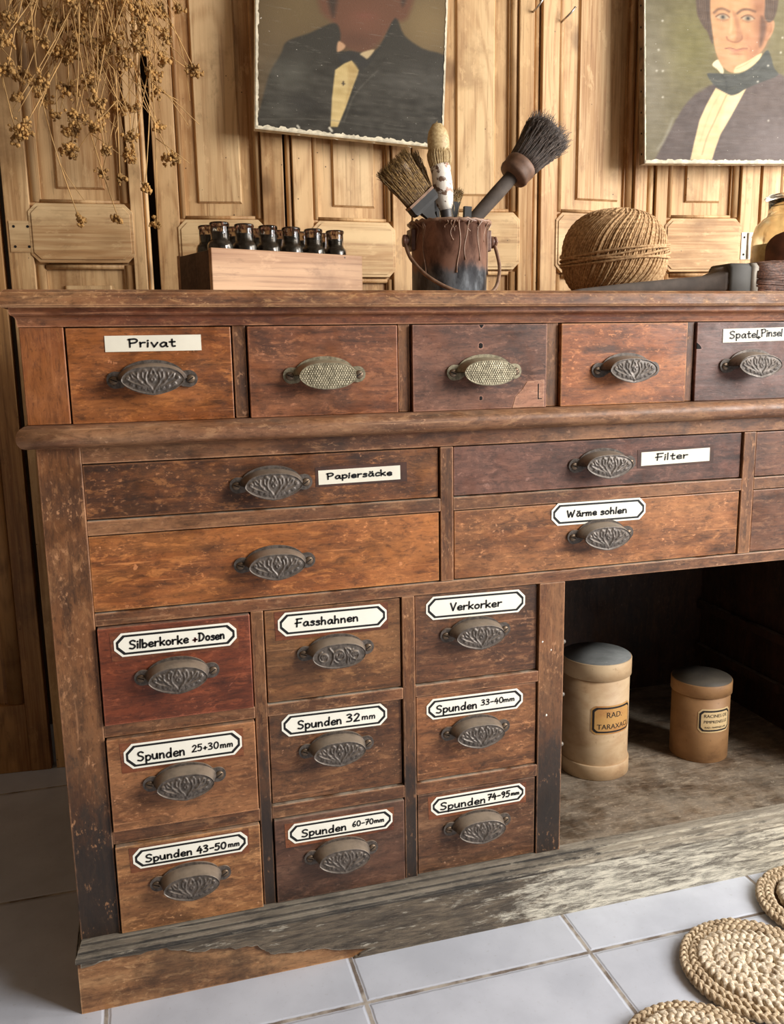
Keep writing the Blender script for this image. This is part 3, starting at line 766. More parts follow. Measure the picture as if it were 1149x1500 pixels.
# ---- drawers: x0, x1, z0, z1, front y, wood, pull (x, z), card
SP = 'Spunden'
DR = [
 (.2128,.4233,.8405,.9650, .000, drawer_wood('privat',(134,76,40),.55,.45,.1), ('floral',.3174,.8964), ('strip',.2608,.3828,.9331,.9540,0,[('Privat',.25,.735,.28,.52)])),
 (.4428,.6549,.8405,.9650,-.004, drawer_wood('second',(122,72,48),.5,.45,.1), ('hammered',.5477,.8968), None),
 (.6744,.8854,.8405,.9650,-.006, drawer_wood('third',(106,68,54),.4,.5,.15), ('hammered',.7844,.8955), None),
 (.9068,1.1248,.8405,.9650,-.006, drawer_wood('fourth',(146,86,52),.45,.4,.1), ('floral',1.0162,.8937), None),
 (1.141,1.356,.8405,.9650,-.004, drawer_wood('spatel',(88,58,52),.4,.5,.3), ('floral',1.2435,.8955), ('strip',1.189,1.322,.9330,.9545,.012,[('Spatel',.09,.49,.30,.55),('+',.475,.53,.16,.4),('Pinsel',.54,.838,.36,.55)])),
 (1.376,1.589,.8405,.9650, .000, drawer_wood('sixth',(110,70,50),.4,.5,.1), None, None),
 (.2194,.7176,.7125,.7880, .005, drawer_wood('papier',(112,66,38),.7,.6,.25), ('floral',.4688,.7479), ('strip',.5362,.6577,.7428,.7637,.008,[('Papiersäcke',.11,.90,.36,.42)], (.532,.668,.7395,.768))),
 (.2194,.7176,.5845,.6915, .003, drawer_wood('wide',(142,82,44),.6,.4,.12), ('floral',.4688,.6344), None),
 (.7397,1.2431,.7125,.7880, .005, drawer_wood('filter',(96,60,50),.5,.5,.4), ('floral',.9873,.7482), ('strip',1.0565,1.1822,.7428,.7648,.012,[('Filter',.225,.68,.34,.5)], (1.050,1.190,.7395,.7685))),
 (.7397,1.2431,.5845,.6915, .003, drawer_wood('sohlen',(136,84,52),.7,.4,.1), ('floral',.9864,.6358), ('octagon',.9010,1.0662,.6560,.6915,.0,[('Wärme',.16,.475,.36,.30),('sohlen',.515,.80,.36,.30)])),
 (1.2683,1.769,.7125,.7880, .003, drawer_wood('right upper',(104,66,50),.3,.4,.1), None, None),
 (1.2683,1.769,.5845,.6915, .003, drawer_wood('right lower',(104,66,48),.3,.4,.1), None, None),
 (.2216,.4296,.4230,.5650,-.006, drawer_wood('silber',(112,54,32),.35,.55,.1), ('floral',.3243,.4886), ('octagon',.2430,.4090,.5219,.5555,.0,[('Silberkorke',.12,.60,.32,.37),('+',.635,.675,.30,.36,1),('Dosen',.685,.90,.34,.36)])),
 (.2216,.4296,.2620,.4035,-.006, drawer_wood('spund25',(126,80,52),.6,.4,.1), ('floral',.3252,.3294), ('octagon',.2446,.4085,.3562,.3935,.0,[(SP,.11,.51,.28,.38),('25+30',.57,.80,.36,.28),('mm',.815,.925,.36,.26)])),
 (.2216,.4296,.1015,.2400,-.006, drawer_wood('spund43',(134,88,58),.6,.4,.1), ('floral',.3247,.1724), ('octagon',.2460,.4094,.2013,.2329,.0,[(SP,.105,.51,.28,.38),('43-50',.55,.81,.30,.34),('mm',.83,.93,.34,.28)])),
 (.4494,.6552,.4230,.5650, .004, drawer_wood('fass',(116,74,46),.5,.45,.1), ('scroll',.5536,.4935), ('octagon',.4695,.6330,.5228,.5584,-.005,[('Fasshahnen',.165,.735,.36,.34)])),
 (.4494,.6552,.2620,.4035, .006, drawer_wood('spund32',(102,64,42),.8,.55,.6), ('floral',.5508,.3395), ('octagon',.4690,.6312,.3658,.4008,-.012,[(SP,.147,.565,.30,.38),('32',.61,.74,.34,.36),('mm',.76,.89,.36,.28)])),
 (.4494,.6552,.1015,.2400,-.003, drawer_wood('spund60',(86,56,44),.4,.6,.4), ('floral',.5516,.1690), ('octagon',.4705,.6344,.1969,.2291,-.005,[(SP,.125,.553,.28,.38),('60-70',.61,.815,.38,.28),('mm',.825,.92,.40,.24)])),
 (.6770,.8810,.4230,.5650, .006, drawer_wood('verkorker',(106,68,46),.6,.55,.5), ('floral',.7758,.4966), ('octagon',.6958,.8592,.5228,.5594,-.012,[('Verkorker',.24,.76,.34,.34)])),
 (.6770,.8810,.2620,.4035, .004, drawer_wood('spund33',(126,78,50),.6,.45,.2), ('floral',.7756,.3356), ('octagon',.6944,.8565,.3625,.3962,-.004,[(SP,.095,.52,.30,.38),('33-40',.56,.795,.40,.28),('mm',.80,.915,.42,.24)])),
 (.6770,.8810,.1015,.2400, .003, drawer_wood('spund74',(98,64,46),.7,.55,.35), ('floral',.7784,.1726), ('octagon',.7000,.8620,.2005,.2317,.006,[(SP,.095,.575,.26,.40),('74-95',.597,.835,.36,.34),('mm',.85,.94,.40,.24)])),
]
GAP = .0011
for di, (x0,x1,z0,z1,y,wd,pl,card) in enumerate(DR):
    q = MB()
    q.box(x0+GAP, x1-GAP, y, y+.035, z0+GAP, z1-GAP, 0)
    mats = [wd, M['hole']]
    if di == 2:     # the drawer with two bored holes, a split and a let-in repair
        for cx, cz, r in ((.779,.9335,.0036),(.7795,.858,.0028)):
            q.prism([(cx+r*math.cos(2*PI*k/10)*(1+.25*math.sin(k*2.3)), cz+r*1.2*math.sin(2*PI*k/10)) for k in range(10)], y-.0003, y+.002, 1)
        q.prism([(.776,.9635),(.779,.9585),(.781,.9585),(.7845,.9635)], y-.0003, y+.002, 1)
        mats.append(old_wood('repair patch wood', (196,138,106),(140,92,68),(222,170,136),'X',.3,.2,0,edge=.6))
        q.prism([(.829,.8420),(.8808,.8420),(.8808,.8825),(.8525,.8805),(.844,.868),(.834,.859)], y-.0007, y+.001, 2)
        q.prism([(.8700,.8535),(.8775,.8535),(.8775,.8552),(.8722,.8552),(.8722,.877),(.8700,.877)], y-.0011, y+.001, 1)
    if di == 4:
        q.prism([(1.1422,.934),(1.149,.929),(1.1525,.9235),(1.1495,.9225),(1.1422,.9225)], y-.0003, y+.002, 1)
    d = q.build('drawer', mats, CB, OG, .0012)
    if card:
        d['label'] = 'drawer with a card reading ' + ' '.join(r[0] for r in card[6])
        label_card(card[0], card[1], card[2], card[3], card[4], y-.0001, card[6], d, card[5], card[7] if len(card) > 7 else None, card[0] == 'octagon' and di in (12,13,14,15,17,20))
    if pl: pull(pl[0], 'brass' if pl[0] == 'hammered' else 'iron', pl[1], pl[2], y, d)

M['steel_peg'] = plain('grey shelf peg', (120,112,102), .45, .3, .2, 60)
# a few white paint drips on the upright beside the compartment and old porcelain pegs on its edge
q = MB()
for x, z, r in ((.897,.345,.0022),(.888,.47,.0014),(.903,.455,.0012)): q.blob((x,0,z), r, 0, int(x*999), .3, 1, (1,.3,1.2))
part(q, 'paint_drip', M['card'], 0)
for z in (.462, .372, .285):
    q = MB(); q.lathe([(.0015,0),(.002,.002),(.0038,.004),(.004,.006),(.0026,.0085),(.0005,.009)], 12)
    q.v = [(.9255+zz, .012+x, z+y) for x,y,zz in q.v]; part(q, 'peg', M['steel_peg'], 0)

# ------------------------------------------------------------------ box of ink bottles
TOP = 1.0112
M['box_pine'] = pine('box pine', (196,150,108), (152,106,72), (220,178,138), 'X', 5, .6)
M['box_shade'] = pine('box pine shaded end', (88,62,44), (58,38,26), (112,84,62), 'X', 5, .6)  # shaded copy of the box pine: the end's shade is in its colour
BX = empty('wooden_box', (.413,.13,TOP), R(19.05), 'small open pine box of ink bottles on the cabinet top', 'box')
bw, bd, bh, th = .263, .132, .069, .010
q = MB(); q.box(0, bw, 0, th, 0, bh); q.build('front_board', M['box_pine'], BX, bevel=.0012)
q = MB(); q.box(0, bw, bd-th, bd, 0, bh); q.build('back_board', M['box_pine'], BX, bevel=.0012)
q = MB(); q.box(.0005, th, th, bd-th, 0, bh-.002); q.build('end_board', M['box_shade'], BX, bevel=.0012, label='left end board with its shade put into the colour')
q = MB(); q.box(bw-th, bw-.0005, th, bd-th, 0, bh-.002); q.build('end_board', M['box_pine'], BX, bevel=.0012)
q = MB(); q.box(th, bw-th, th, bd-th, .001, .007); q.build('bottom_board', M['box_pine'], BX)

def glass_mat(name, col, rough=.06):
    k = NT(name); n = k.noise(k.coords(), 90, 4)
    k.b.inputs['Transmission Weight'].default_value = 1.0; k.b.inputs['IOR'].default_value = 1.45
    return k.out(lin(col), k.ramp(n, .4, .7, rough, rough+.18))
M['bottle_glass'] = glass_mat('dusty bottle glass', (236,226,212))
M['ink'] = plain('dried black ink', (10,9,9), .6)
M['rust'] = plain('brown ink residue', (120,72,44), .6, 0, .4, 120)
def bottle_proto():
    t = empty('ink_bottle', (0,0,0))
    q = MB()
    prof = [(.0150,0),(.0190,.002),(.0196,.006),(.0196,.0640),(.0192,.0690),(.0176,.0728),(.0152,.0745),(.0139,.0765),(.0136,.095),(.0136,.0965),(.0146,.0975),(.0150,.0995),(.0146,.1015),(.0132,.1022)]
    inner = [(.0122,.1020),(.0124,.078),(.0138,.0752),(.0164,.0732),(.0180,.0680),(.0184,.0630),(.0182,.004),(.001,.003)]
    q.lathe(prof+inner, 26, cap=False); q.build('glass', M['bottle_glass'], t)
    q = MB(); q.lathe([(.001,.0035),(.0179,.0045),(.0181,.0630),(.0177,.0680),(.0160,.0728),(.0134,.0748),(.0121,.078),(.0121,.0880),(.001,.0870)], 22, cap=False)
    q.build('ink', M['ink'], t)
    q = MB()
    for i in range(16):
        a = rnd.random()*6.28; z = .0885+rnd.random()*.011
        q.blob((.0116*math.cos(a), .0116*math.sin(a), z), .0016+.0012*rnd.random(), 0, i, .4, 1, (.6,.6,1.5))
    q.build('residue', M['rust'], t)
    return t
BP = bottle_proto()
ordn = ['first','second','third','fourth','fifth','sixth']
firstb = True
c19, s19 = math.cos(R(19.05)), math.sin(R(19.05))
for row, (ly, rn) in enumerate(((.0335,'front'),(.0760,'back'))):
    for i in range(6):
        lx = .0305+.0404*i; 
        o = BP if firstb else copy_tree(BP); firstb = False
        o.location = (.413+lx*c19-ly*s19, .13+lx*s19+ly*c19, TOP+.0075); o.rotation_euler = (0,0,rnd.random()*6)
        tag(o, 'small ink bottle, %s from the left in the %s row of the box' % (ordn[i], rn), 'bottle', 'ink bottles in the wooden box')

# ------------------------------------------------------------------ paint bucket with brushes
def bucket_mat():
    k = NT('rusty enamel bucket'); v = k.coords(); z = k.sep(k.n.new('ShaderNodeTexCoord').outputs['Object'])[2]
    n = k.noise(k.scale(v, (1,1,.5)), 34, 7, .65, .3); dr = k.noise(k.scale(v, (1,1,.10)), 60, 5, .6)
    rust = k.mix(k.ramp(n, .35, .65), lin((84,58,48)), lin((142,106,88)))
    blue = k.mix(k.ramp(n, .4, .65), lin((46,48,52)), lin((112,116,120)))
    zz = k.math('ADD', z, k.math('MULTIPLY', k.math('SUBTRACT', n, .5), .05))
    col = k.mix(k.ramp(zz, .060, .040), rust, blue)
    col = k.mix(k.math('MULTIPLY', k.ramp(dr, .60, .70), .55), col, lin((156,134,114)))
    k.bump(n, .35, .001)
    return k.out(col, k.ramp(n, .3, .7, .26, .5), k.ramp(zz, .06, .03, .1, .35))
M['bucket'] = bucket_mat()
M['drip'] = plain('dried paint drip', (140,110,90), .45, 0, .3, 90)
M['wire'] = plain('brown bail wire', (128,100,80), .5, .3, .3, 70)
BK = empty('paint_bucket', (.813,.22,TOP), 0, 'small rusty metal bucket with wire bail, holding old brushes', 'bucket')
q = MB()
q.lathe([(.058,.0),(.0615,.001),(.0618,.004),(.0640,.116),(.0668,.117),(.0684,.1195),(.0672,.1225),(.0640,.1225),(.0625,.119),(.0605,.005),(.001,.004)], 56, cap=False)
q.build('body', M['bucket'], BK)
q = MB()
for i in range(15):
    a = R(rnd.uniform(195,345)); L = rnd.choice((.010,.016,.022,.03,.06,.08)); z = .119
    pts = []; rr = []
    for j in range(9):
        t = j/8; aa = a+.05*math.sin(t*5+i); r = .0655 - .0025*t*L/.075
        r = .0628+(.0684-.0628)*max(0,1-t*L/.006) + .0006
        pts.append((r*math.cos(aa), r*math.sin(aa), z-L*t)); rr.append(.0014*(1-.5*t) if j < 8 else .0016)
    q.tube(pts, rr, 6)
ring = [((.0668+.001*math.sin(k*1.7))*math.cos(2*PI*k/60), (.0668+.001*math.sin(k*1.7))*math.sin(2*PI*k/60), .1215+.0015*math.sin(k*2.9)) for k in range(60)]
q.tube(ring, [.0028+.0009*math.sin(k*3.1+1) for k in range(60)], 7, closed=True)
q.build('paint_drips', M['drip'], BK)
for sx in (-1,1):
    q = MB(); cx = sx*.0705
    q.box(min(cx,cx-sx*.008), max(cx,cx-sx*.008), -.013, .013, .078, .112)
    q.tube([(cx+sx*.002,0,.094),(cx+sx*.010,0,.094)], .010, 14); q.tube([(cx+sx*.009,-.006,.102),(cx+sx*.011,-.010,.094),(cx+sx*.009,-.006,.086)], .003, 6)
    q.build('ear', M['bucket'], BK, bevel=.002)
q = MB()
pts = spline([(-.0795,-.004,.092),(-.076,-.030,.062),(-.058,-.062,.032),(-.022,-.082,.010),(.022,-.086,.004),(.056,-.064,.014),(.078,-.030,.050),(.0795,-.004,.092)], 8)
q.tube(pts, .0031, 8); q.build('bail_handle', M['wire'], BK)

def frame_of(a, b):
    t = (Vector(b)-Vector(a)).normalized()
    s = t.cross(Vector((0,1,0)))
    if s.length < .1: s = t.cross(Vector((1,0,0)))
    s.normalize(); u = s.cross(t)
    return t, s, u
def bristles(mb, base, tip, w0, w1, d0, d1, n, hair=.0006, seed=1, jag=.006, spread=.15, dome=0.0):
    """body of the tuft plus many single hairs"""
    rr = random.Random(seed); a, c = Vector(base), Vector(tip); t, s, u = frame_of(a, c); L = (c-a).length
    rings = []
    for k in range(7):
        f = k/6*.93; w = (w0+(w1-w0)*f)*.92; d = (d0+(d1-d0)*f)*.92
        if dome: 
            m = math.sqrt(max(.02, 1-max(0,(f-.35)/.62)**2)) if f > .35 else 1; w *= m; d *= m
        rings.append([a+t*(L*f)+s*(w*math.cos(2*PI*i/20))+u*(d*math.sin(2*PI*i/20)) for i in range(20)])
    mb.loft(rings, 0, True)
    for i in range(n):
        ang = rr.random()*2*PI; q = math.sqrt(rr.random())*.3+.7
        x, y = math.cos(ang)*q, math.sin(ang)*q
        if rr.random() < .45: q2 = math.sqrt(rr.random()); x, y = math.cos(ang)*q2, math.sin(ang)*q2
        LL = L*(1-(dome*.55)*(x*x+y*y)) + rr.uniform(-jag, jag*.6)
        pts = []
        for k in range(6):
            f = k/5; w = w0+(w1-w0)*f; d = d0+(d1-d0)*f
            if dome and f > .35:
                m = math.sqrt(max(.05, 1-((f-.35)/.68)**2)); w *= m; d *= m
            j = spread*f*f*.02
            pts.append(a+t*(LL*f)+s*(w*x+rr.uniform(-j,j))+u*(d*y+rr.uniform(-j,j)))
        mb.tube(pts, [hair,hair,hair,hair*.9,hair*.7,hair*.25], 4)
def hair_mat(name, a, b, c):
    k = NT(name); v = k.coords(); n = k.noise(v, 260, 3, .6); n2 = k.noise(v, 22, 5)
    col = k.mix(k.ramp(n, .35, .65), lin(a), lin(b)); col = k.mix(k.math('MULTIPLY', k.ramp(n2, .45, .7), .6), col, lin(c))
    return k.out(col, .55)
M['tan_hair'] = hair_mat('tan bristle', (96,70,34), (156,124,70), (70,48,26))
M['pale_hair'] = hair_mat('pale clotted bristle', (172,144,98), (206,182,134), (150,120,78))
M['dark_hair'] = hair_mat('dark bristle', (54,44,38), (96,82,72), (40,33,30))
M['red_hair'] = hair_mat('reddish brown bristle', (72,44,32), (124,82,60), (54,34,26))
M['black_ferrule'] = plain('black ferrule', (40,38,36), .55, .1, .25, 60)
M['grey_handle'] = plain('grey weathered handle', (76,66,58), .8, 0, .25, 40, .2)
M['bind'] = plain('brown leather binding', (104,76,58), .6, 0, .3, 60, .2)
M['steel_band'] = plain('dull steel band', (120,112,100), .6, .2, .2, 40)
def paint_ferrule():
    k = NT('paint-crusted binding'); v = k.coords(); n = k.noise(v, 70, 5, .6, .5); n2 = k.noise(v, 40, 4)
    col = k.mix(k.ramp(n, .53, .59), lin((236,228,214)), lin((110,84,66)))
    col = k.mix(k.math('MULTIPLY', k.ramp(n2, .62, .68), .8), col, lin((150,92,62)))
    k.bump(n, .5, .002); return k.out(col, .55)
M['crust'] = paint_ferrule()
def dark_handle():
    k = NT('dark paint-splashed handle'); v = k.coords(); n = k.noise(v, 60, 4, .6)
    return k.out(k.mix(k.ramp(n, .57, .62), lin((62,58,58)), lin((200,190,178))), .5)
M['splash'] = dark_handle()

def round_along(mb, a, b, prof, n=18, mat=0, flat=1.0, w=(0,1,0)):
    t, s, u = frame_of(a, b); A = Vector(a)
    mb.loft([[A+t*l+s*(r*math.cos(2*PI*i/n))+u*(r*flat*math.sin(2*PI*i/n)) for i in range(n)] for r,l in prof], mat, True)
def slab_along(mb, a, b, prof, mat=0):
    """flat bar: prof of (half width, half depth, distance)"""
    t, s, u = frame_of(a, b); A = Vector(a)
    mb.loft([[A+t*l+s*(w*x)+u*(d*y) for x,y in ((-1,-.75),(-.92,-1),(.92,-1),(1,-.75),(1,.75),(.92,1),(-.92,1),(-1,.75))] for w,d,l in prof], mat, False)
def at(o, parts, base):
    for name, mb, mats in parts: mb.build(name, mats, o, base)

# pale round brush standing upright
base = (.815,.205,1.05); e = empty('round_brush', base, 0, 'upright round paintbrush in the bucket, pale bristles over a white paint-crusted ferrule', 'paintbrush', 'brushes in the bucket')
h = MB(); round_along(h, base, (.800,.205,1.165), [(.007,0),(.0085,.05),(.0095,.10),(.0100,.112)])
f = MB(); round_along(f, (.8015,.205,1.152), (.792,.205,1.226), [(.0090,0),(.0135,.010),(.0160,.028),(.0162,.045),(.0155,.060),(.0168,.066),(.0160,.072)])
bb = MB(); bristles(bb, (.7925,.205,1.220), (.788,.207,1.290), .0165, .0245, .0150, .020, 380, .0009, 3, .002, .05, 1.0)
at(e, [('handle',h,M['splash']),('ferrule',f,M['crust']),('bristles',bb,M['pale_hair'])], base)

# big dark round brush leaning right
base = (.800,.234,1.080); e = empty('large_round_brush', base, 0, 'large round brush leaning right in the bucket, dark bristles, grey handle', 'paintbrush', 'brushes in the bucket')
tipd = Vector((1.0,.242,1.290))-Vector((.858,.234,1.138)); tipd.normalize()
A0 = Vector((.860,.234,1.137))
h = MB(); round_along(h, base, A0+tipd*.12, [(.0075,0),(.0100,.05),(.0118,.11),(.0125,.15),(.0120,.205)])
f = MB(); round_along(f, A0+tipd*.106, A0+tipd*.143, [(.012,0),(.0255,.003),(.0275,.008),(.0265,.014),(.0275,.020),(.0280,.026),(.0262,.031),(.020,.032)], 28)
bb = MB(); bristles(bb, A0+tipd*.130, A0+tipd*.216, .0255, .0395, .0245, .035, 900, .00075, 5, .008, .5)
at(e, [('handle',h,M['grey_handle']),('ferrule',f,M['bind']),('bristles',bb,M['dark_hair'])], base)

# two flat brushes leaning left
base = (.790,.200,1.112); e = empty('flat_brush', base, 0, 'wide flat brush leaning furthest left in the bucket, tan bristles', 'paintbrush', 'brushes in the bucket')
d = Vector((.700,.192,1.206))-Vector((.758,.194,1.140)); d.normalize(); A0 = Vector((.7615,.196,1.159))
h = MB(); slab_along(h, base, A0, [(.006,.005,0),(.007,.006,.02),(.008,.006,.035),(.016,.008,.052)])
f = MB(); slab_along(f, A0-d*.006, A0+d*.02, [(.0235,.0095,0),(.0265,.0105,.005),(.0265,.0105,.017)])
f2 = MB(); slab_along(f2, A0+d*.010, A0+d*.03, [(.0270,.0110,0),(.0270,.0110,.004)])
bb = MB(); bristles(bb, A0+d*.008, A0+d*.084, .0255, .0300, .0095, .011, 620, .0007, 8, .005, .3)
at(e, [('handle',h,M['black_ferrule']),('ferrule',f,M['black_ferrule']),('ferrule_band',f2,M['wire']),('bristles',bb,M['tan_hair'])], base)
base = (.803,.238,1.085); e = empty('flat_brush', base, 0, 'narrower flat brush behind the wide one, tan bristles in a dark grey ferrule', 'paintbrush', 'brushes in the bucket')
d = Vector((.751,.238,1.232))-Vector((.790,.238,1.162)); d.normalize(); A0 = Vector((.7915,.238,1.158))
h = MB(); slab_along(h, base, A0, [(.007,.005,0),(.009,.006,.03),(.014,.007,.055)])
f = MB(); slab_along(f, A0-d*.004, A0+d*.034, [(.0165,.008,0),(.0175,.0085,.004),(.0175,.0085,.036)])
bb = MB(); bristles(bb, A0+d*.024, A0+d*.094, .0165, .0195, .0075, .009, 320, .0007, 9, .004, .3)
at(e, [('handle',h,M['black_ferrule']),('ferrule',f,M['black_ferrule']),('bristles',bb,M['tan_hair'])], base)

# fan of pale bristles behind the upright brush, and a dark stick
base = (.824,.268,1.09); e = empty('fan_brush', base, 0, 'flat brush behind the upright brush, short pale bristles with dark tips', 'paintbrush', 'brushes in the bucket')
f = MB(); slab_along(f, base, (.824,.268,1.148), [(.008,.004,0),(.014,.006,.035),(.024,.008,.086)])
bb = MB(); bristles(bb, (.824,.268,1.142), (.824,.270,1.186), .0225, .027, .008, .010, 300, .0008, 12, .004, .3)
b2 = MB(); bristles(b2, (.824,.268,1.172), (.824,.270,1.197), .0260, .0325, .009, .012, 260, .0006, 13, .005, .4)
at(e, [('ferrule',f,M['black_ferrule']),('bristles',bb,M['pale_hair']),('bristle_tips',b2,M['tan_hair'])], base)
base = (.836,.208,1.07); q = MB(); slab_along(q, base, (.841,.208,1.160), [(.006,.004,0),(.0065,.0045,.09)])
o = q.build('paint_stick', M['black_ferrule'], None, base); o.location = base; tag(o, 'short black flat stick poking out of the bucket right of the upright brush', 'stick')

# ------------------------------------------------------------------ ball of twine
def twine_mat(name, a, b):
    k = NT(name); v = k.coords(); n = k.noise(v, 220, 4, .65); n2 = k.noise(v, 30, 4)
    col = k.mix(k.ramp(n, .35, .68), lin(a), lin(b)); col = k.mix(k.math('MULTIPLY', k.ramp(n2, .5, .7), .35), col, lin((104,76,48)))
    k.bump(n, .5, .001); return k.out(col, .85)
M['twine'] = twine_mat('sisal twine', (150,114,74), (208,172,126))
M['twine_core'] = plain('twine shadowed core', (92,66,42), .9, 0, .2, 90)
TB = empty('twine_ball', (1.147,.262,TOP), 0, 'large ball of brown sisal twine on the cabinet top behind the lying brush', 'twine ball')
TR, TZ, TC = .0925, .0785, .0785
def ball_pt(th, ph, k=1.0):
    """squarish ball: th from the top pole, ph azimuth"""
    st, ct = math.sin(th), math.cos(th)
    r = TR*math.copysign(abs(st)**.72, st); z = TZ*math.copysign(abs(ct)**.88, ct)
    return Vector((r*math.cos(ph)*k, r*math.sin(ph)*k, TC+z*k))
q = MB(); q.loft([[ball_pt(R(4+172*j/24), 2*PI*i/40, .965) for i in range(40)] for j in range(25)]); q.build('core', M['twine_core'], TB)
q = MB(); NS = 128
for s in range(NS):
    ph0 = 2*PI*s/NS + rnd.uniform(-.012,.012); kk = 1.0+rnd.uniform(-.012,.012)
    path = []
    for j in range(64):
        t = j/63; th = R(9)+R(162)*t
        path.append(ball_pt(th, ph0-1.9*(t-.5)-.15*math.sin(2*PI*t), kk))
    q.tube(path, .00235, 6, twist=(520,.20))
for s in range(26):      # strands crossing over the crown
    a = R(35)+rnd.uniform(-.5,.5); off = rnd.uniform(-.028,.028); path = []
    for j in range(40):
        t = j/39*2-1
        x = t*.062; rr_ = math.hypot(x, off); th = math.asin(min(.95, (rr_/TR)**(1/.72)))
        z = TC+TZ*math.cos(th)**.88+.0015+.002*rnd.random()*0
        path.append((x*math.cos(a)-off*math.sin(a), x*math.sin(a)+off*math.cos(a), z))
    q.tube(path, .0023, 6, twist=(520,.20))
q.build('wound_strands', M['twine'], TB)
q = MB()
for s in range(5):
    z0 = .0705+.0043*s; path = []
    for k in range(96):
        ph = 2*PI*k/96; z = z0+.010*math.cos(ph-R(20))+.002*math.sin(ph*2+s)+.0018*math.sin(3*ph+s*2)
        ct = max(-1,min(1,(z-TC)/TZ)); th = math.acos(math.copysign(abs(ct)**(1/.88), ct))
        path.append(ball_pt(th, ph, 1.042))
    q.tube(path, .0022, 6, closed=True, twist=(520,.2))
q.build('binding_strands', M['twine'], TB)

# ------------------------------------------------------------------ big brush lying on the top, glass jar
base = (.985,.15,TOP); e = empty('block_brush', base, 0, 'wide brush lying on the cabinet top at right, handle pointing left', 'paintbrush')
def zslab(mb, prof, mat=0, rd=.4):
    """prof rows of (x, y half width, z low, z high)"""
    rings = []
    for x,w,z0,z1 in prof:
        c = (z1-z0)*rd*.5; cw = min(w*.3, c)
        rings.append([(x,.150-w+cw,z0),(x,.150+w-cw,z0),(x,.150+w,z0+c),(x,.150+w,z1-c),(x,.150+w-cw,z1),(x,.150-w+cw,z1),(x,.150-w,z1-c),(x,.150-w,z0+c)])
    mb.loft(rings, mat, True)
h = MB(); zslab(h, [(.985,.006,TOP+.0008,TOP+.007),(1.02,.010,TOP+.002,TOP+.0135),(1.10,.014,TOP+.003,TOP+.022),(1.19,.016,TOP+.005,TOP+.030),(1.262,.019,TOP+.007,TOP+.036),(1.283,.026,TOP+.004,TOP+.044),(1.292,.029,TOP+.001,TOP+.054)])
f = MB(); zslab(f, [(1.289,.030,TOP+.0005,TOP+.0535),(1.294,.032,TOP+.0003,TOP+.0555),(1.336,.032,TOP+.0003,TOP+.0555)], 0, .25)
f2 = MB(); zslab(f2, [(1.331,.0328,TOP+.0002,TOP+.0562),(1.345,.0328,TOP+.0002,TOP+.0562)], 0, .25)
bb = MB(); zslab(bb, [(1.340,.030,TOP+.002,TOP+.053),(1.38,.033,TOP+.001,TOP+.060),(1.43,.035,TOP+.001,TOP+.062),(1.47,.034,TOP+.004,TOP+.056)], 0, .5)
rr = random.Random(21)
for i in range(700):
    a = rr.random()*6.283; yy = .150+.033*math.copysign(abs(math.cos(a))**.6, math.cos(a)); zz = TOP+.029+.027*math.copysign(abs(math.sin(a))**.6, math.sin(a))
    pts = [(1.342, yy, zz)]
    for k in range(1,6):
        t = k/5; pts.append((1.342+.135*t+rr.uniform(-.004,.004), .150+(yy-.150)*(1+.06*t)+rr.uniform(-.0012,.0012), max(TOP+.001, TOP+.029+(zz-TOP-.029)*(1+.22*math.sin(PI*t*.8))+rr.uniform(-.001,.001))))
    bb.tube(pts, [.0009,.0009,.0009,.0008,.0006,.0002], 4)
at(e, [('handle',h,M['grey_handle']),('ferrule',f,plain('grey block ferrule',(58,56,52),.75,.0,.15,30)),('ferrule_band',f2,M['steel_band']),('bristles',bb,M['red_hair'])], base)

JR = empty('glass_jar', (1.578,.32,TOP), 0, 'glass jar with knobbed lid and dark paper label, at right edge', 'jar')
M['jar_glass'] = glass_mat('jar glass', (232,226,206), .04)
q = MB()
q.lathe([(.066,0),(.0725,.003),(.0745,.010),(.0745,.118),(.0730,.134),(.0680,.150),(.0560,.163),(.0480,.168),(.0462,.173),(.0462,.198),(.0440,.1985),(.0440,.172),(.0540,.160),(.0660,.147),(.0705,.132),(.0718,.118),(.0718,.010),(.001,.008)], 48, cap=False)
q.build('jar_body', M['jar_glass'], JR)
def powder_mat():
    k = NT('ochre herb powder'); v = k.coords(); n = k.noise(v, 40, 6, .65)
    return k.out(k.mix(k.ramp(n, .35, .65), lin((196,170,108)), lin((240,222,164))), .85)
q = MB(); q.lathe([(.001,.009),(.0714,.0105),(.0714,.112),(.001,.108)], 40, cap=False); q.build('contents', powder_mat(), JR)
q = MB(); q.lathe([(.020,.1995),(.052,.2000),(.0545,.2020),(.0545,.2040),(.050,.2075),(.028,.2110),(.014,.2135),(.011,.217),(.0105,.222),(.004,.223)], 40)
q.build('lid', M['jar_glass'], JR)
q = MB(); q.loft([[ (.026*math.sin(PI*j/14)*math.cos(2*PI*i/24), .011*math.sin(PI*j/14)*math.sin(2*PI*i/24), .243+.0215*-math.cos(PI*j/14)) for i in range(24)] for j in range(1,14)])
q.build('knob', glass_mat('amber knob glass', (232,190,110), .1), JR)
q = MB()
rows = []
for j in range(15):
    z = .052+.092*j/14
    half = R(40) if j < 10 else R(40)*math.sqrt(max(.02,1-((j-9)/5.2)**2))
    rows.append([(.0752*math.cos(-R(127)+half*(2*i/16-1)), .0752*math.sin(-R(127)+half*(2*i/16-1)), z-.012) for i in range(17)])
q.loft(rows, 0, True, False, False)
q.build('paper_label', plain('dark brown paper label', (88,52,34), .6, 0, .35, 50), JR)

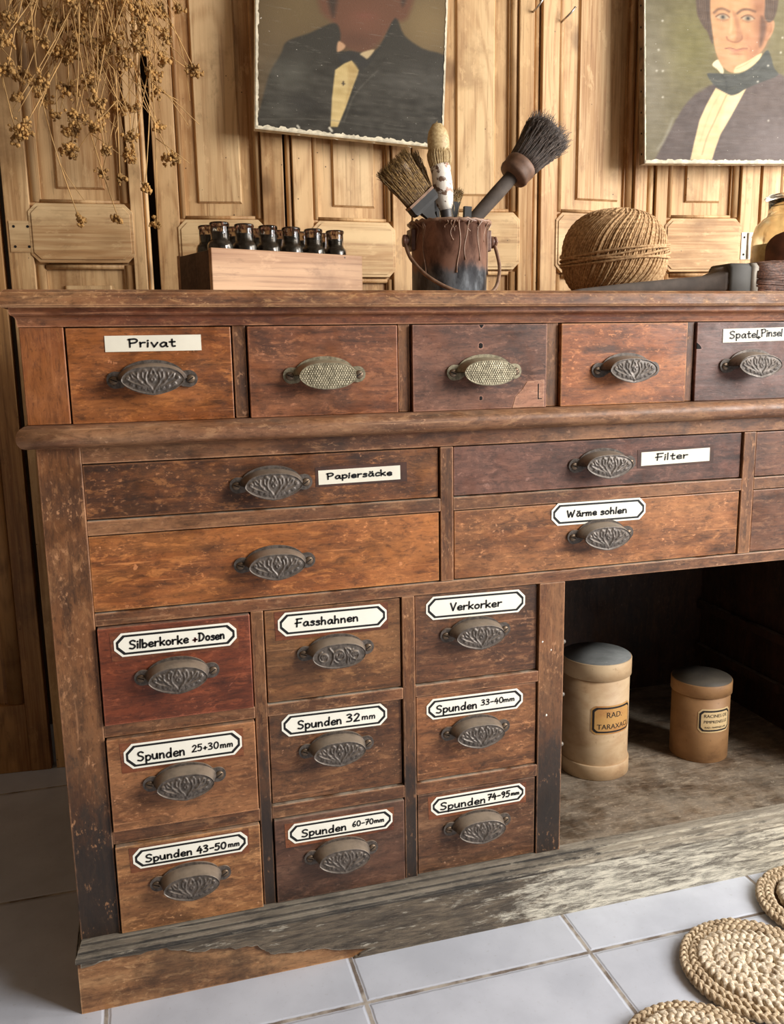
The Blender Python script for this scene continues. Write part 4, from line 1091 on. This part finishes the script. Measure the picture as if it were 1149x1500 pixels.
# ------------------------------------------------------------------ canisters in the compartment
def board_mat(name, a, b, st):
    k = NT(name); v = k.coords(); n = k.noise(k.scale(v, (1,1,1.8)), 12, 6, .6, .3); n2 = k.noise(v, 110, 4, .6)
    col = k.mix(k.ramp(n, .35, .68), lin(a), lin(b)); col = k.mix(k.math('MULTIPLY', k.ramp(n, .60, .75), .7), col, lin(st))
    col = k.mix(k.math('MULTIPLY', k.ramp(n2, .62, .72), .4), col, lin(st))
    k.bump(n2, .15, .0006); return k.out(col, .6)
M['carton_pale'] = board_mat('pale glazed pasteboard', (206,178,140), (184,150,112), (146,112,78))
M['carton_brown'] = board_mat('brown pasteboard', (158,118,76), (138,100,62), (104,74,46))
M['lid_grey'] = board_mat('dusty grey lid top', (140,142,140), (106,108,106), (160,158,150))
M['lid_dark'] = board_mat('dark lid top', (92,84,72), (74,68,60), (58,52,46))
M['old_label'] = board_mat('browned paper label', (196,150,86), (176,120,66), (120,62,36))
M['label_tan'] = board_mat('tan paper label', (214,186,138), (204,174,124), (170,136,90))
M['print'] = plain('black print', (30,24,20), .6)

def text_on(mb, txt, size, ang0, zc, rad, mat):
    """text set round a cylinder, centred on the angle ang0"""
    cu = bpy.data.curves.new('t', 'FONT'); cu.body = txt; cu.size = size; cu.align_x = 'CENTER'; cu.resolution_u = 3
    o = bpy.data.objects.new('t', cu); COL.objects.link(o)
    dg = bpy.context.evaluated_depsgraph_get(); me = bpy.data.meshes.new_from_object(o.evaluated_get(dg))
    vs = []
    for v in me.vertices:
        a = ang0 + v.co.x/rad
        vs.append((rad*math.cos(a), rad*math.sin(a), zc+v.co.y))
    mb.add(vs, [tuple(p.vertices) for p in me.polygons], mat)
    bpy.data.objects.remove(o); bpy.data.curves.remove(cu); bpy.data.meshes.remove(me)
def canister(name, loc, R0, H, lidh, base_ring, mats, label_angle, half, z0, z1, lines, label, lmat):
    t = empty(name, loc, 0, label, 'canister', 'pasteboard canisters in the compartment')
    body, top = mats
    q = MB(); q.lathe([(R0*.94,0),(R0*.955,.001),(R0*.955,H-lidh+.004),(R0*.9,H-lidh+.004)], 64); q.build('body', body, t)
    if base_ring:
        q = MB(); q.lathe([(R0*.95,.0),(R0*1.0,.001),(R0*1.0,base_ring-.002),(R0*.985,base_ring),(R0*.95,base_ring)], 64); q.build('foot_ring', body, t)
    q = MB(); q.lathe([(R0*.957,H-lidh),(R0*1.0,H-lidh+.001),(R0*1.0,H-.0015),(R0*.985,H),(R0*.97,H)], 64)
    q.build('lid', body, t)
    q = MB(); q.lathe([(R0*.97,H-.001),(R0*.972,H+.0006),(.001,H+.0008)], 64, cap=False); q.build('lid_top', top, t)
    q = MB(); r = R0*.955+.0006
    def patch(h0, h1, za, zb, c, rr, mat):
        N = 22; pts = []
        for i in range(N+1):
            f = i/N; a = label_angle-h0+(h0+h1)*f
            e = min(f, 1-f)*(h0+h1)*rr; cc = max(0, c-e)
            pts.append(((rr*math.cos(a), rr*math.sin(a), za+cc), (rr*math.cos(a), rr*math.sin(a), zb-cc)))
        q.add([p for pr in pts for p in pr], [(2*i,2*i+2,2*i+3,2*i+1) for i in range(N)], mat, True)
    patch(half+.03, half+.03, z0-.002, z1+.002, .007, r, 0)
    patch(half-.01, half-.01, z0+.001, z1-.001, .0065, r+.0003, 1)
    patch(half-.07, half-.07, z0+.0045, z1-.0045, .0055, r+.0006, 0)
    for txt, size, zc in lines: text_on(q, txt, size, label_angle, zc, r+.0010, 1)
    q.build('paper_label', [lmat, M['print']], t)
    return t
canister('pasteboard_canister', (1.130,.255,.0986), .068, .2365, .034, .030, (M['carton_pale'], M['lid_grey']), -R(85), .68, .098, .152, [('RAD.',.016,.130),('TARAXACI',.0145,.107)], 'taller pale canister with grey lid and browned label in the compartment', M['old_label'])
canister('pasteboard_canister', (1.367,.245,.0986), .060, .1635, .026, 0, (M['carton_brown'], M['lid_dark']), -R(93), .60, .068, .114, [('RACINES DE',.0095,.0985),('PIMPRENELLE',.0088,.0865),('RAD. PIMPINELLAE',.0058,.0755)], 'shorter brown canister with dark lid and tan label in the compartment', M['label_tan'])

# ------------------------------------------------------------------ braided jute mats
M['jute'] = twine_mat('braided jute', (160,136,106), (216,198,168))
M['jute_pale'] = twine_mat('bleached braided jute', (176,154,124), (238,226,204))
def braid(mb, path, w, h, rad, period, z0, seed=0):
    """three strands plaited along a flat path of (x, y)"""
    P = [np.array(p) for p in path]; n = len(P); s = [0.0]
    for i in range(1,n): s.append(s[-1]+np.linalg.norm(P[i]-P[i-1]))
    rr = random.Random(seed); L = s[-1]
    lo = mnoise.noise
    for k in range(3):
        pts = []; rs = []; d = 0.0; step = rad*.62; i = 0
        while d < L:
            while i < n-2 and s[i+1] < d: i += 1
            f = (d-s[i])/max(1e-9, s[i+1]-s[i]); p = P[i]*(1-f)+P[i+1]*f
            t = P[i+1]-P[i]; t = t/(np.linalg.norm(t)+1e-9); nn = np.array((-t[1],t[0]))
            ph = 2*PI*d/period + 2*PI*k/3
            j = lo(Vector((d*26, k*7.1, seed)))*.25
            lat = w*math.sin(ph)*(1+j); hz = h*math.sin(2*ph+.4)+h*.5*j
            pts.append((p[0]+nn[0]*lat, p[1]+nn[1]*lat, z0+hz)); rs.append(rad*(1+.22*lo(Vector((d*60, k*3.3, seed+5)))))
            d += step
        mb.tube(pts, rs, 7, flat=.85)
def make_mat(seed):
    t = empty('jute_mat', (0,0,0))
    q = MB(); RM = .1105
    for rr_, z in ((RM-.0075,.0085),(RM-.0205,.0105)):
        ringp = [(rr_*math.cos(2*PI*i/120), rr_*math.sin(2*PI*i/120)) for i in range(121)]
        braid(q, ringp, .0046, .0030, .0040, .034, z, seed+int(rr_*1000))
    q.build('braided_border', M['jute'], t)
    q = MB(); pts = []; N = 420; turns = 3.4
    for i in range(N):
        f = i/(N-1); r = .004+(RM-.034-.004)*f**.62 if False else .004+(RM-.036)*f
        a = 2*PI*turns*f+seed
        wob = 1+.06*math.sin(a*3+seed)
        pts.append((r*wob*math.cos(a), r*wob*math.sin(a)))
    braid(q, pts, .0080, .0052, .0064, .036, .0115, seed+50)
    q.build('braided_centre', M['jute_pale'], t)
    q = MB(); q.lathe([(RM*.93,.001),(RM*.95,.003),(RM*.9,.006),(.001,.006)], 48, cap=False); q.build('underside', M['twine_core'], t)
    return t
mt = make_mat(2)
for i, (x, y, rz, lab) in enumerate(((1.133,-.238,.4,'round braided jute mat, middle one of the three on the tiles'),
                                     (1.345,-.147,2.1,'round braided jute mat closest to the cabinet plinth, at right edge'),
                                     (.951,-.371,4.0,'round braided jute mat nearest the viewer, cut by the bottom edge'))):
    o = mt if i == 0 else copy_tree(mt)
    o.location = (x,y,0); o.rotation_euler = (0,0,rz); tag(o, lab, 'mat', 'round braided jute mats on the floor')

# ------------------------------------------------------------------ the two portraits on canvas
def sd_poly(X, Y, poly):
    """signed distance to a polygon (negative inside)"""
    d = np.full(X.shape, 1e9); ins = np.zeros(X.shape, bool); n = len(poly)
    for i in range(n):
        x0,y0 = poly[i]; x1,y1 = poly[(i+1)%n]
        vx,vy = x1-x0,y1-y0; t = np.clip(((X-x0)*vx+(Y-y0)*vy)/(vx*vx+vy*vy+1e-9),0,1)
        d = np.minimum(d, np.hypot(X-x0-t*vx, Y-y0-t*vy))
        c = ((y0 > Y) != (y1 > Y)); xi = (x1-x0)*(Y-y0)/((y1-y0) if y1 != y0 else 1e-9)+x0
        ins ^= c & (X < xi)
    return np.where(ins, -d, d)
class Canvas:
    def __init__(s, X, Y, bg):
        s.X, s.Y = X, Y; s.c = np.ones(X.shape+(3,))*np.array(bg, float)
        s.rs = np.random.RandomState(3)
    def paint(s, m, col, op=1.0):
        m = (m*op)[...,None]; s.c = s.c*(1-m)+np.array(col, float)*m
    def poly(s, pts, col, soft=3, op=1.0, smooth=True):
        if smooth: pts = spline(pts, 4, True)
        s.paint(np.clip(.5-sd_poly(s.X,s.Y,pts)/(2*soft),0,1), col, op)
    def line(s, pts, w, col, soft=2, op=1.0):
        P = spline(pts, 5); d = seg_dist_px(s.X, s.Y, P)
        s.paint(np.clip(.5-(d-w)/(2*soft),0,1), col, op)
    def glow(s, cx, cy, rx, ry, col, op=1.0):
        s.paint(np.exp(-((s.X-cx)/rx)**2-((s.Y-cy)/ry)**2), col, op)
def seg_dist_px(X, Y, P):
    d = np.full(X.shape, 1e9)
    for (x0,y0),(x1,y1) in zip(P[:-1],P[1:]):
        vx,vy = x1-x0,y1-y0; t = np.clip(((X-x0)*vx+(Y-y0)*vy)/(vx*vx+vy*vy+1e-9),0,1)
        d = np.minimum(d, np.hypot(X-x0-t*vx, Y-y0-t*vy))
    return d
def smooth_noise(rs, shape, nx, ny):
    g = rs.rand(ny+2, nx+2); yy = np.linspace(0,ny,shape[0]); xx = np.linspace(0,nx,shape[1])
    iy = yy.astype(int); ix = xx.astype(int); fy = (yy-iy)[:,None]; fx = (xx-ix)[None,:]
    return (g[iy][:,ix]*(1-fy)*(1-fx)+g[iy+1][:,ix]*fy*(1-fx)+g[iy][:,ix+1]*(1-fy)*fx+g[iy+1][:,ix+1]*fy*fx)-.5

def canvas_mat(name):
    k = NT(name); at_ = k.n.new('ShaderNodeAttribute'); at_.attribute_name = 'paint'
    v = k.coords(); n = k.noise(v, 380, 3, .6); sc = k.noise(k.scale(v, (9,9,70)), 2.2, 6, .7); sp = k.noise(v, 120, 4, .6)
    col = k.mix(k.math('MULTIPLY', k.ramp(sc, .56, .76), .22), at_.outputs['Color'], lin((150,144,132)))
    col = k.mix(k.math('MULTIPLY', k.ramp(sp, .69, .73), .7), col, lin((206,200,186)))
    k.bump(n, .3, .0008)
    return k.out(col, k.ramp(sc, .3, .7, .55, .66), 0.0, .25)
M['canvas_edge'] = plain('frayed pale canvas edge', (206,196,172), .85, 0, .25, 60, .3)
M['canvas_shade_side'] = plain('shade-toned canvas side', (112,94,74), .85, 0, .3, 50)  # darker canvas tone paints the shade on the side turned from the window
M['stretcher'] = pine('stretcher bar pine', (140,106,70), (100,72,44), (166,132,92), 'X', 5)

def portrait(bl, br, height, y, tilt_back, px_of, painter, label, tacks, bgcol, rim, tone=1.0):
    """bl, br: lower corners (x, z) of the front face; px_of maps (u, v) to the painter's own units"""
    wv = Vector((br[0]-bl[0], br[1]-bl[1])); Wd = wv.length; ang = math.atan2(wv.y, wv.x)
    t = empty('portrait_painting', (bl[0], y, bl[1]), 0, label, 'painting', 'unframed oil portraits on the pine panels')
    t.rotation_euler = (tilt_back, -ang, 0)
    nx, ny = 200, 250
    u = np.linspace(0,1,nx+1); v = np.linspace(0,1,ny+1)
    U, V = np.meshgrid(u, v); X, Y = px_of(U, V, Wd, height)
    cv = Canvas(X, Y, bgcol); painter(cv, U, V)
    rgb = np.clip(cv.c*tone, 0, 255)/255
    rgb = np.where(rgb <= .04045, rgb/12.92, ((rgb+.055)/1.055)**2.4)
    wob = .0012*np.sin(V*9)*(U < .02)
    bul = .0016*np.sin(PI*U)*np.sin(PI*V)
    me = bpy.data.meshes.new('canvas'); w = nx+1
    me.from_pydata([(U[j,i]*Wd, bul[j,i]-.0004, V[j,i]*height) for j in range(ny+1) for i in range(nx+1)], [], [(j*w+i,j*w+i+1,(j+1)*w+i+1,(j+1)*w+i) for j in range(ny) for i in range(nx)])
    a = me.attributes.new('paint', 'FLOAT_COLOR', 'POINT')
    a.data.foreach_set('color', np.concatenate([rgb, np.ones(rgb.shape[:2]+(1,))], -1).astype(np.float32).ravel())
    me.materials.append(canvas_mat('oil on canvas')); me.polygons.foreach_set('use_smooth', [True]*len(me.polygons))
    o = bpy.data.objects.new('canvas', me); COL.objects.link(o); o.parent = t
    q = MB(); T = .020      # canvas turned over the stretcher, rough rim standing just proud
    for x0,x1,z0,z1 in ((-.002,.0005,-.002,height+.002),(Wd-.0005,Wd+.002,-.002,height+.002),(.0005,Wd-.0005,-.002,.0006),(.0005,Wd-.0005,height-.0006,height+.002)):
        q.box(x0,x1,-.0006,T,z0,z1, 1 if tacks and x1 < .01 else 0)
    rr = random.Random(4)     # worn pale rim with a ragged inner edge
    def ragged(L, lo, hi, n):
        w_ = [rr.uniform(lo, hi) for _ in range(n+1)]; return [(L*i/n, (w_[i]+w_[max(0,i-1)])/2 if rr.random() < .7 else w_[i]) for i in range(n+1)]
    for L, lo, hi, n, mp in ((Wd, rim[0], rim[1], 120, lambda a,b_: (a, b_)), (height, rim[2], rim[3], 110, lambda a,b_: (b_, a)), (height, .0015, .0035, 110, lambda a,b_: (Wd-b_, a))):
        E_ = ragged(L, lo, hi, n)
        V_ = [(*mp(a, -.0005), -.0016) for a,_ in E_]+[(*mp(a, b_), -.0016) for a,b_ in E_]
        q.add([(x_,y_,z_) for x_,z_,y_ in V_], [(i, i+1, n+2+i, n+1+i) for i in range(n)])
    for i in range(4):
        x = Wd*(.2+.2*i); q.tube([(x,.004,-.002),(x+.004,-.001,-.006),(x+.010,-.002,-.005-.004*rr.random())], .0004, 4)
    q.build('turned_edge', [M['canvas_edge'], M['canvas_shade_side']], t)
    q = MB()
    for x0,x1,z0,z1 in ((.002,.035,.002,height-.002),(Wd-.035,Wd-.002,.002,height-.002),(.035,Wd-.035,.002,.037),(.035,Wd-.035,height-.037,height-.002)): q.box(x0,x1,.003,T-.001,z0,z1)
    q.build('stretcher', M['stretcher'], t)
    if tacks:
        q = MB()
        for i in range(9):
            z = .02+i*.045; q.blob((-.0022,.010,z), .0026, 0, i, .1, 1, (.6,1,1))
        q.build('tacks', M['hole'], t)
    return t

def paint_left(c, U, V):
    n1 = smooth_noise(c.rs, U.shape, 9, 11); n2 = smooth_noise(c.rs, U.shape, 30, 60); n3 = smooth_noise(c.rs, U.shape, 12, 110)
    c.c += (n1*26)[...,None]
    c.glow(960, 60, 260, 240, (124,104,70), .8); c.glow(230, 0, 240, 240, (104,86,56), .7)
    coat = [(20,760),(60,560),(95,390),(150,270),(180,195),(300,140),(430,75),(470,140),(470,230),(560,240),(640,240),(700,190),(770,30),(830,130),(940,205),(1110,275),(1130,560),(1130,860),(500,860),(20,800)]
    c.poly([(250,-700),(900,-700),(860,-40),(770,60),(700,170),(640,232),(575,245),(500,215),(462,190),(425,80),(330,-60)], (98,66,48), 18)
    c.glow(590, 60, 110, 90, (112,74,56), .6); c.glow(600, 25, 60, 22, (118,70,56), .4); c.glow(560,170,120,50,(84,58,44),.6)
    c.poly([(360,-760),(300,-420),(370,-120),(420,40),(440,-60),(470,-420),(560,-560),(700,-560),(780,-380),(800,-60),(830,-120),(860,-450),(800,-760),(560,-840)], (62,48,38), 14)
    c.poly(coat, (54,50,42), 7)
    c.poly([(460,182),(500,205),(486,232),(456,242)], (176,138,104), 5); c.poly([(585,250),(665,222),(620,285)], (178,156,118), 5)
    c.poly([(468,272),(520,236),(580,252),(640,300),(585,335),(540,292),(480,312)], (50,47,42), 5)
    c.poly([(452,352),(500,312),(541,293),(585,352),(560,440),(520,590),(486,694),(446,694),(444,520)], (190,166,112), 4, 1, False)
    c.poly([(520,330),(541,300),(582,352),(556,440),(520,570),(530,440)], (170,142,90), 8, .7)
    c.line([(502,420),(503,440)], 4, (60,50,40), 3); c.line([(495,432),(510,433)], 3, (70,58,44), 3)
    c.line([(690,350),(610,440),(560,520),(520,660)], 3, (88,84,74), 6, .7); c.line([(770,40),(700,200),(640,300),(588,360)], 4, (46,44,40), 8, .7)
    c.line([(60,655),(400,650),(700,690),(1090,730)], 3, (96,92,82), 4, .45)
    c.c += (n3*18+n2*20)[...,None]*np.clip((Y_mask(c)-200)/200,0,1)[...,None]
    c.glow(200,390,130,110,(98,96,86),.55); c.glow(900,420,260,90,(92,89,82),.45); c.glow(270,560,120,60,(40,37,33),.5); c.glow(160,600,90,70,(104,102,92),.35)
    # canvas worn to the ground along the lower edge
    c.poly([(38,690),(140,702),(300,740),(440,745),(520,760),(700,790),(860,800),(1000,815),(1010,860),(30,860)], (206,198,172), 3, .0)
    c.line([(440,700),(455,720)], 6, (222,214,192), 4, .9); c.line([(262,690),(272,702)], 5, (220,214,196), 3, .8)
def Y_mask(c): return c.Y
def paint_right(c, U, V):
    n1 = smooth_noise(c.rs, U.shape, 9, 11); n2 = smooth_noise(c.rs, U.shape, 40, 50); n3 = smooth_noise(c.rs, U.shape, 16, 90)
    c.c += (n1*24)[...,None]
    c.glow(330, 330, 230, 420, (112,104,52), .8); c.glow(1200, 200, 220, 500, (120,110,66), .6); c.glow(-20, 700, 150, 800, (128,119,100), .75)
    c.poly([(-60,1460),(-10,1390),(60,1250),(170,1030),(250,890),(330,800),(400,760),(500,690),(800,600),(1040,575),(1140,650),(1320,780),(1420,900),(1480,1460)], (88,74,68), 10)
    c.poly([(330,800),(500,690),(520,730),(440,900),(360,1080),(300,1385),(200,1385),(290,1000)], (80,66,60), 16, .8)
    c.poly([(760,720),(860,640),(1060,580),(1140,700),(1080,900),(900,960),(760,1000),(650,1000)], (92,77,70), 18, .8)
    c.line([(850,700),(820,860),(930,1010),(760,1200),(620,1385)], 4, (84,70,66), 12, .6); c.line([(170,1030),(270,960),(330,860)], 3, (74,62,58), 9, .7)
    # face
    face = [(470,-260),(462,0),(476,130),(492,250),(508,360),(525,430),(560,515),(605,560),(645,580),(690,574),(770,515),(860,430),(935,330),(960,230),(965,60),(950,-150),(880,-360),(700,-430),(540,-390)]
    c.poly(face, (200,150,104), 6)
    c.poly([(930,130),(985,85),(1015,110),(1005,190),(965,265),(935,280)], (186,134,94), 6)
    c.line([(960,140),(985,130),(985,190),(955,240)], 5, (150,100,70), 8, .7)
    c.poly([(880,-350),(945,-150),(965,60),(955,230),(930,335),(860,430),(800,480),(830,330),(840,200),(830,0),(800,-200)], (158,106,74), 36, .85)
    c.glow(575,270,60,80,(214,152,110),.6); c.glow(560,430,40,60,(186,138,96),.5); c.glow(700,420,70,30,(214,166,124),.5); c.glow(640,500,60,40,(204,152,112),.5)
    c.glow(790,300,60,120,(176,116,84),.6); c.glow(640,-200,150,100,(222,178,130),.8)
    c.poly([(660,30),(700,70),(728,180),(745,245),(725,292),(680,302),(690,240),(684,150)], (168,116,82), 12, .75)
    c.line([(645,60),(650,150),(640,220)], 9, (224,176,130), 12, .8); c.glow(652,262,22,18,(226,168,128),.8)
    c.line([(608,262),(618,285),(655,302),(700,302),(735,275),(738,248)], 5, (140,88,64), 7, .8)
    c.line([(596,366),(640,360),(690,372),(740,360),(782,358)], 4, (120,66,52), 5, .95); c.poly([(620,370),(690,376),(760,366),(700,396),(660,394)], (188,118,94), 8, .7); c.glow(690,410,60,10,(150,98,70),.6)
    c.line([(790,330),(812,350),(810,380)], 4, (150,98,70), 8, .6)
    for ex, s in ((578,1),(790,-1)):
        c.glow(ex, 80, 62, 34, (150,104,74), .55)
        c.poly([(ex-52,88),(ex-20,68),(ex+18,66),(ex+50,90),(ex+14,104),(ex-22,104)], (186,168,138), 6, .85)
        c.glow(ex, 86, 20, 20, (76,66,56), .95); c.glow(ex, 86, 9, 9, (32,26,24), .95)
        c.line([(ex-58,86),(ex-22,62),(ex+20,60),(ex+56,86)], 4, (84,56,42), 5, .9)
        c.line([(ex-46,108),(ex,120),(ex+46,106)], 3, (150,104,76), 6, .6)
    c.line([(505,52),(540,20),(585,14),(630,34)], 9, (104,72,52), 9, .85); c.line([(700,46),(740,14),(790,6),(850,22)], 9, (96,64,46), 9, .85)
    # hair and side whiskers
    c.poly([(360,-340),(356,-100),(364,60),(388,130),(420,190),(448,225),(478,312),(494,322),(486,200),(474,60),(480,-120),(520,-300),(640,-390),(800,-380),(920,-250),(935,-60),(930,60),(962,112),(1015,70),(1050,-90),(1040,-330),(880,-520),(600,-540),(430,-470)], (88,68,54), 8)
    for i in range(9):
        c.line([(370+i*9,-250+i*20),(380+i*8,20),(400+i*7,100+i*14)], 3, (122,96,74) if i % 2 else (58,44,36), 5, .6)
        c.line([(940+i*10,-200),(950+i*8,-20),(965+i*6,80-i*6)], 3, (118,92,70) if i % 2 else (62,48,38), 5, .6)
    c.poly([(900,60),(945,110),(935,220),(905,320),(885,330),(890,200)], (98,68,50), 14, .85)
    # collar, stock, shirt
    c.poly([(484,516),(528,468),(552,500),(580,560),(568,604),(530,560)], (230,214,178), 4); c.poly([(668,582),(680,530),(720,505),(800,460),(905,392),(870,470),(760,560)], (214,192,146), 5)
    c.line([(690,545),(770,500),(860,430)], 3, (176,150,108), 5, .7)
    c.poly([(510,725),(560,750),(640,788),(770,722),(730,800),(640,975),(545,1150),(500,1280),(468,1390),(285,1390),(320,1230),(370,1020),(430,880)], (222,198,148), 5, 1, False)
    c.poly([(620,800),(680,770),(740,740),(640,960),(560,1100),(540,1050)], (238,218,174), 16, .5)
    c.line([(600,790),(560,880),(500,1020),(430,1180),(385,1340)], 4, (162,134,92), 6, .8); c.line([(540,790),(480,900),(420,1060),(370,1220)], 3, (198,170,122), 9, .7)
    c.poly([(440,600),(500,592),(560,592),(700,592),(800,540),(880,460),(950,365),(985,420),(1010,520),(1045,590),(900,660),(770,722),(700,770),(645,788),(600,772),(560,748),(515,715),(470,665)], (66,67,60), 5)
    c.line([(560,600),(600,660),(600,740)], 6, (44,46,42), 8, .7); c.line([(700,620),(760,640),(860,560),(940,470)], 6, (92,92,84), 12, .55); c.line([(480,640),(540,660),(600,650)], 5, (88,88,80), 10, .5)
    c.c += (n3*14+n2*14)[...,None]
    for (x,y) in ((82,150),(45,405),(25,590),(75,590),(70,822),(960,505),(870,655),(960,1015),(1070,380),(1085,245)): c.glow(x, y, 9, 9, (214,208,190), .9)
    c.line([(150,1010),(110,1120),(60,1230),(20,1290)], 5, (178,174,164), 18, .6)
    c.glow(1000,1250,300,240,(128,116,114),.5)

# crop units of the painters: left 3.895 per photo pixel, right 6.0 per photo pixel
portrait((.5656,1.3822), (.9708,1.3617), .50, .700, R(-1.2),
         lambda U,V,w,h: (38+U*1065-V*h*137, 705+U*108-V*h*3032), paint_left, 'tilted unframed portrait of a person in dark coat and pale shirt front', False, (88,72,50), (.003,.0085,.0025,.006))
portrait((1.449,1.3418), (1.923,1.3590), .56, .660, R(-1.0),
         lambda U,V,w,h: (-90+U*w*3122+V*h*88, 1415-V*h*4188), paint_right, 'straight unframed portrait of a person with black neckcloth, at right', True, (112,102,70), (.004,.008,.001,.003), .86)

# ------------------------------------------------------------------ hanging bunch of dried flowers
M['stem'] = plain('dry straw stem', (190,150,94), .7, 0, .35, 30)
M['pod'] = plain('dry seed pod', (168,128,72), .75, 0, .5, 60)
M['cord'] = plain('jute cord', (150,120,80), .8, 0, .2, 60)
HEADS = [(.112,1.542),(.145,1.522),(.204,1.533),(.249,1.551),(.293,1.538),(.229,1.504),(.259,1.51),(.218,1.479),(.315,1.483),(.363,1.575),(.352,1.549),(.391,1.535),(.423,1.582),(.445,1.473),(.386,1.492),(.367,1.433),(.364,1.461),(.264,1.469),(.104,1.452),(.127,1.442),(.156,1.435),(.116,1.406),(.162,1.406),(.209,1.422),(.255,1.405),(.184,1.376),(.218,1.376),(.266,1.383),(.298,1.393),(.329,1.397),(.251,1.358),(.371,1.364),(.316,1.342),(.208,1.35),(.203,1.315),(.266,1.32),(.311,1.307),(.39,1.31),(.123,1.35),(.11,1.337),(.258,1.274),(.291,1.267),(.21,1.187),(.283,1.189),(.355,1.184),(.337,1.251),(.184,1.552),(.311,1.581),(.337,1.577),(.194,1.489),(.279,1.499),(.345,1.51),(.24,1.53),(.30,1.52),(.27,1.585),(.225,1.575),(.385,1.575),(.15,1.575),(.17,1.50),(.335,1.53),(.10,1.50),(.245,1.44)]
TIE = Vector((.268,.715,1.93))
FB = empty('dried_flower_bunch', TIE, 0, 'bunch of dried brown seed-head flowers hanging upside down at the upper left', 'dried flowers')
q = MB()
for k in range(5):
    ringp = [((.055)*math.cos(2*PI*i/24), .022*math.sin(2*PI*i/24), .008*k-.016+.002*math.sin(4*PI*i/24)) for i in range(24)]
    q.tube(ringp, .0026, 6, closed=True)
q.tube([(0,0,.02),(0,.02,.06),(0,.045,.10),(.0,.058,.115)], .0025, 6)
q.build('tie_cord', M['cord'], FB)
rr = random.Random(11)
for i, (hx, hz) in enumerate(HEADS):
    hy = .66 + rr.uniform(-.05,.035)
    k_ = (hy+1.2)/1.86
    H_ = Vector((.30+(hx-.30)*k_, hy, .9315+(hz-.9315)*k_))
    T0 = TIE + Vector((rr.gauss(0,.035), rr.uniform(-.012,.012), rr.uniform(-.01,.03)))
    D = H_-T0
    q = MB()
    side = Vector((rr.uniform(-1,1), rr.uniform(-.5,.5), 0))*.10*D.length
    if hz < 1.32: side *= 1.2
    path = [T0 + D*t + side*math.sin(PI*t)*(1 if t < .9 else 1) + Vector((0,0,0)) for t in [j/14 for j in range(15)]]
    q.tube([p-TIE for p in path], [.0017-.0007*j/14 for j in range(15)], 5)
    # a few bare side stalks
    for s in range(rr.randint(2,5)):
        j = rr.randint(6,12); p = path[j]; e = p + Vector((rr.uniform(-.09,.09), rr.uniform(-.02,.02), rr.uniform(-.12,-.02)))
        m = (p+e)/2 + Vector((rr.uniform(-.008,.008),0,.006))
        q.tube([p-TIE, m-TIE, e-TIE], [.0010,.0008,.0006], 4)
    st = q.build('flower_stem', M['stem'], FB, recalc=False)
    q = MB(); small = hz < 1.30 or rr.random() < .25
    for s in range(16 if small else 30):
        d = Vector((rr.gauss(0,1), rr.gauss(0,1), rr.gauss(-.1,.8))).normalized()*rr.uniform(.003,.014 if small else .021)
        c = H_+d-TIE
        q.tube([H_-TIE-D.normalized()*.006, (H_-TIE)*.5+c*.5+Vector((0,0,.002)), c], [.0005,.0004,.0004], 4)
        # each pod: four pinched bracts round a kernel
        r = rr.uniform(.0022,.0042)
        q.blob(c, r, 0, i*40+s, .35, 1, (1,1,1.15))
        for b_ in range(3):
            dd = Vector((rr.gauss(0,1),rr.gauss(0,1),rr.gauss(0,1))).normalized()
            q.blob(c+dd*r*.9, r*.62, 0, i*90+s*3+b_, .45, 1, (1,.7,1.2))
    q.build('flower_head', M['pod'], st, recalc=False)
for i in range(36):
    T0 = TIE + Vector((rr.gauss(0,.035), rr.uniform(-.012,.012), rr.uniform(-.01,.03)))
    E_ = Vector((rr.uniform(.10,.40), .66+rr.uniform(-.05,.04), rr.uniform(1.34,1.56))); D = E_-T0
    side = Vector((rr.uniform(-1,1), rr.uniform(-.3,.3), 0))*.13*D.length
    q = MB(); q.tube([T0-TIE+D*(j/14)+side*math.sin(PI*j/14) for j in range(15)], [.0016-.0008*j/14 for j in range(15)], 5)
    q.build('flower_stem', M['stem'], FB, recalc=False)
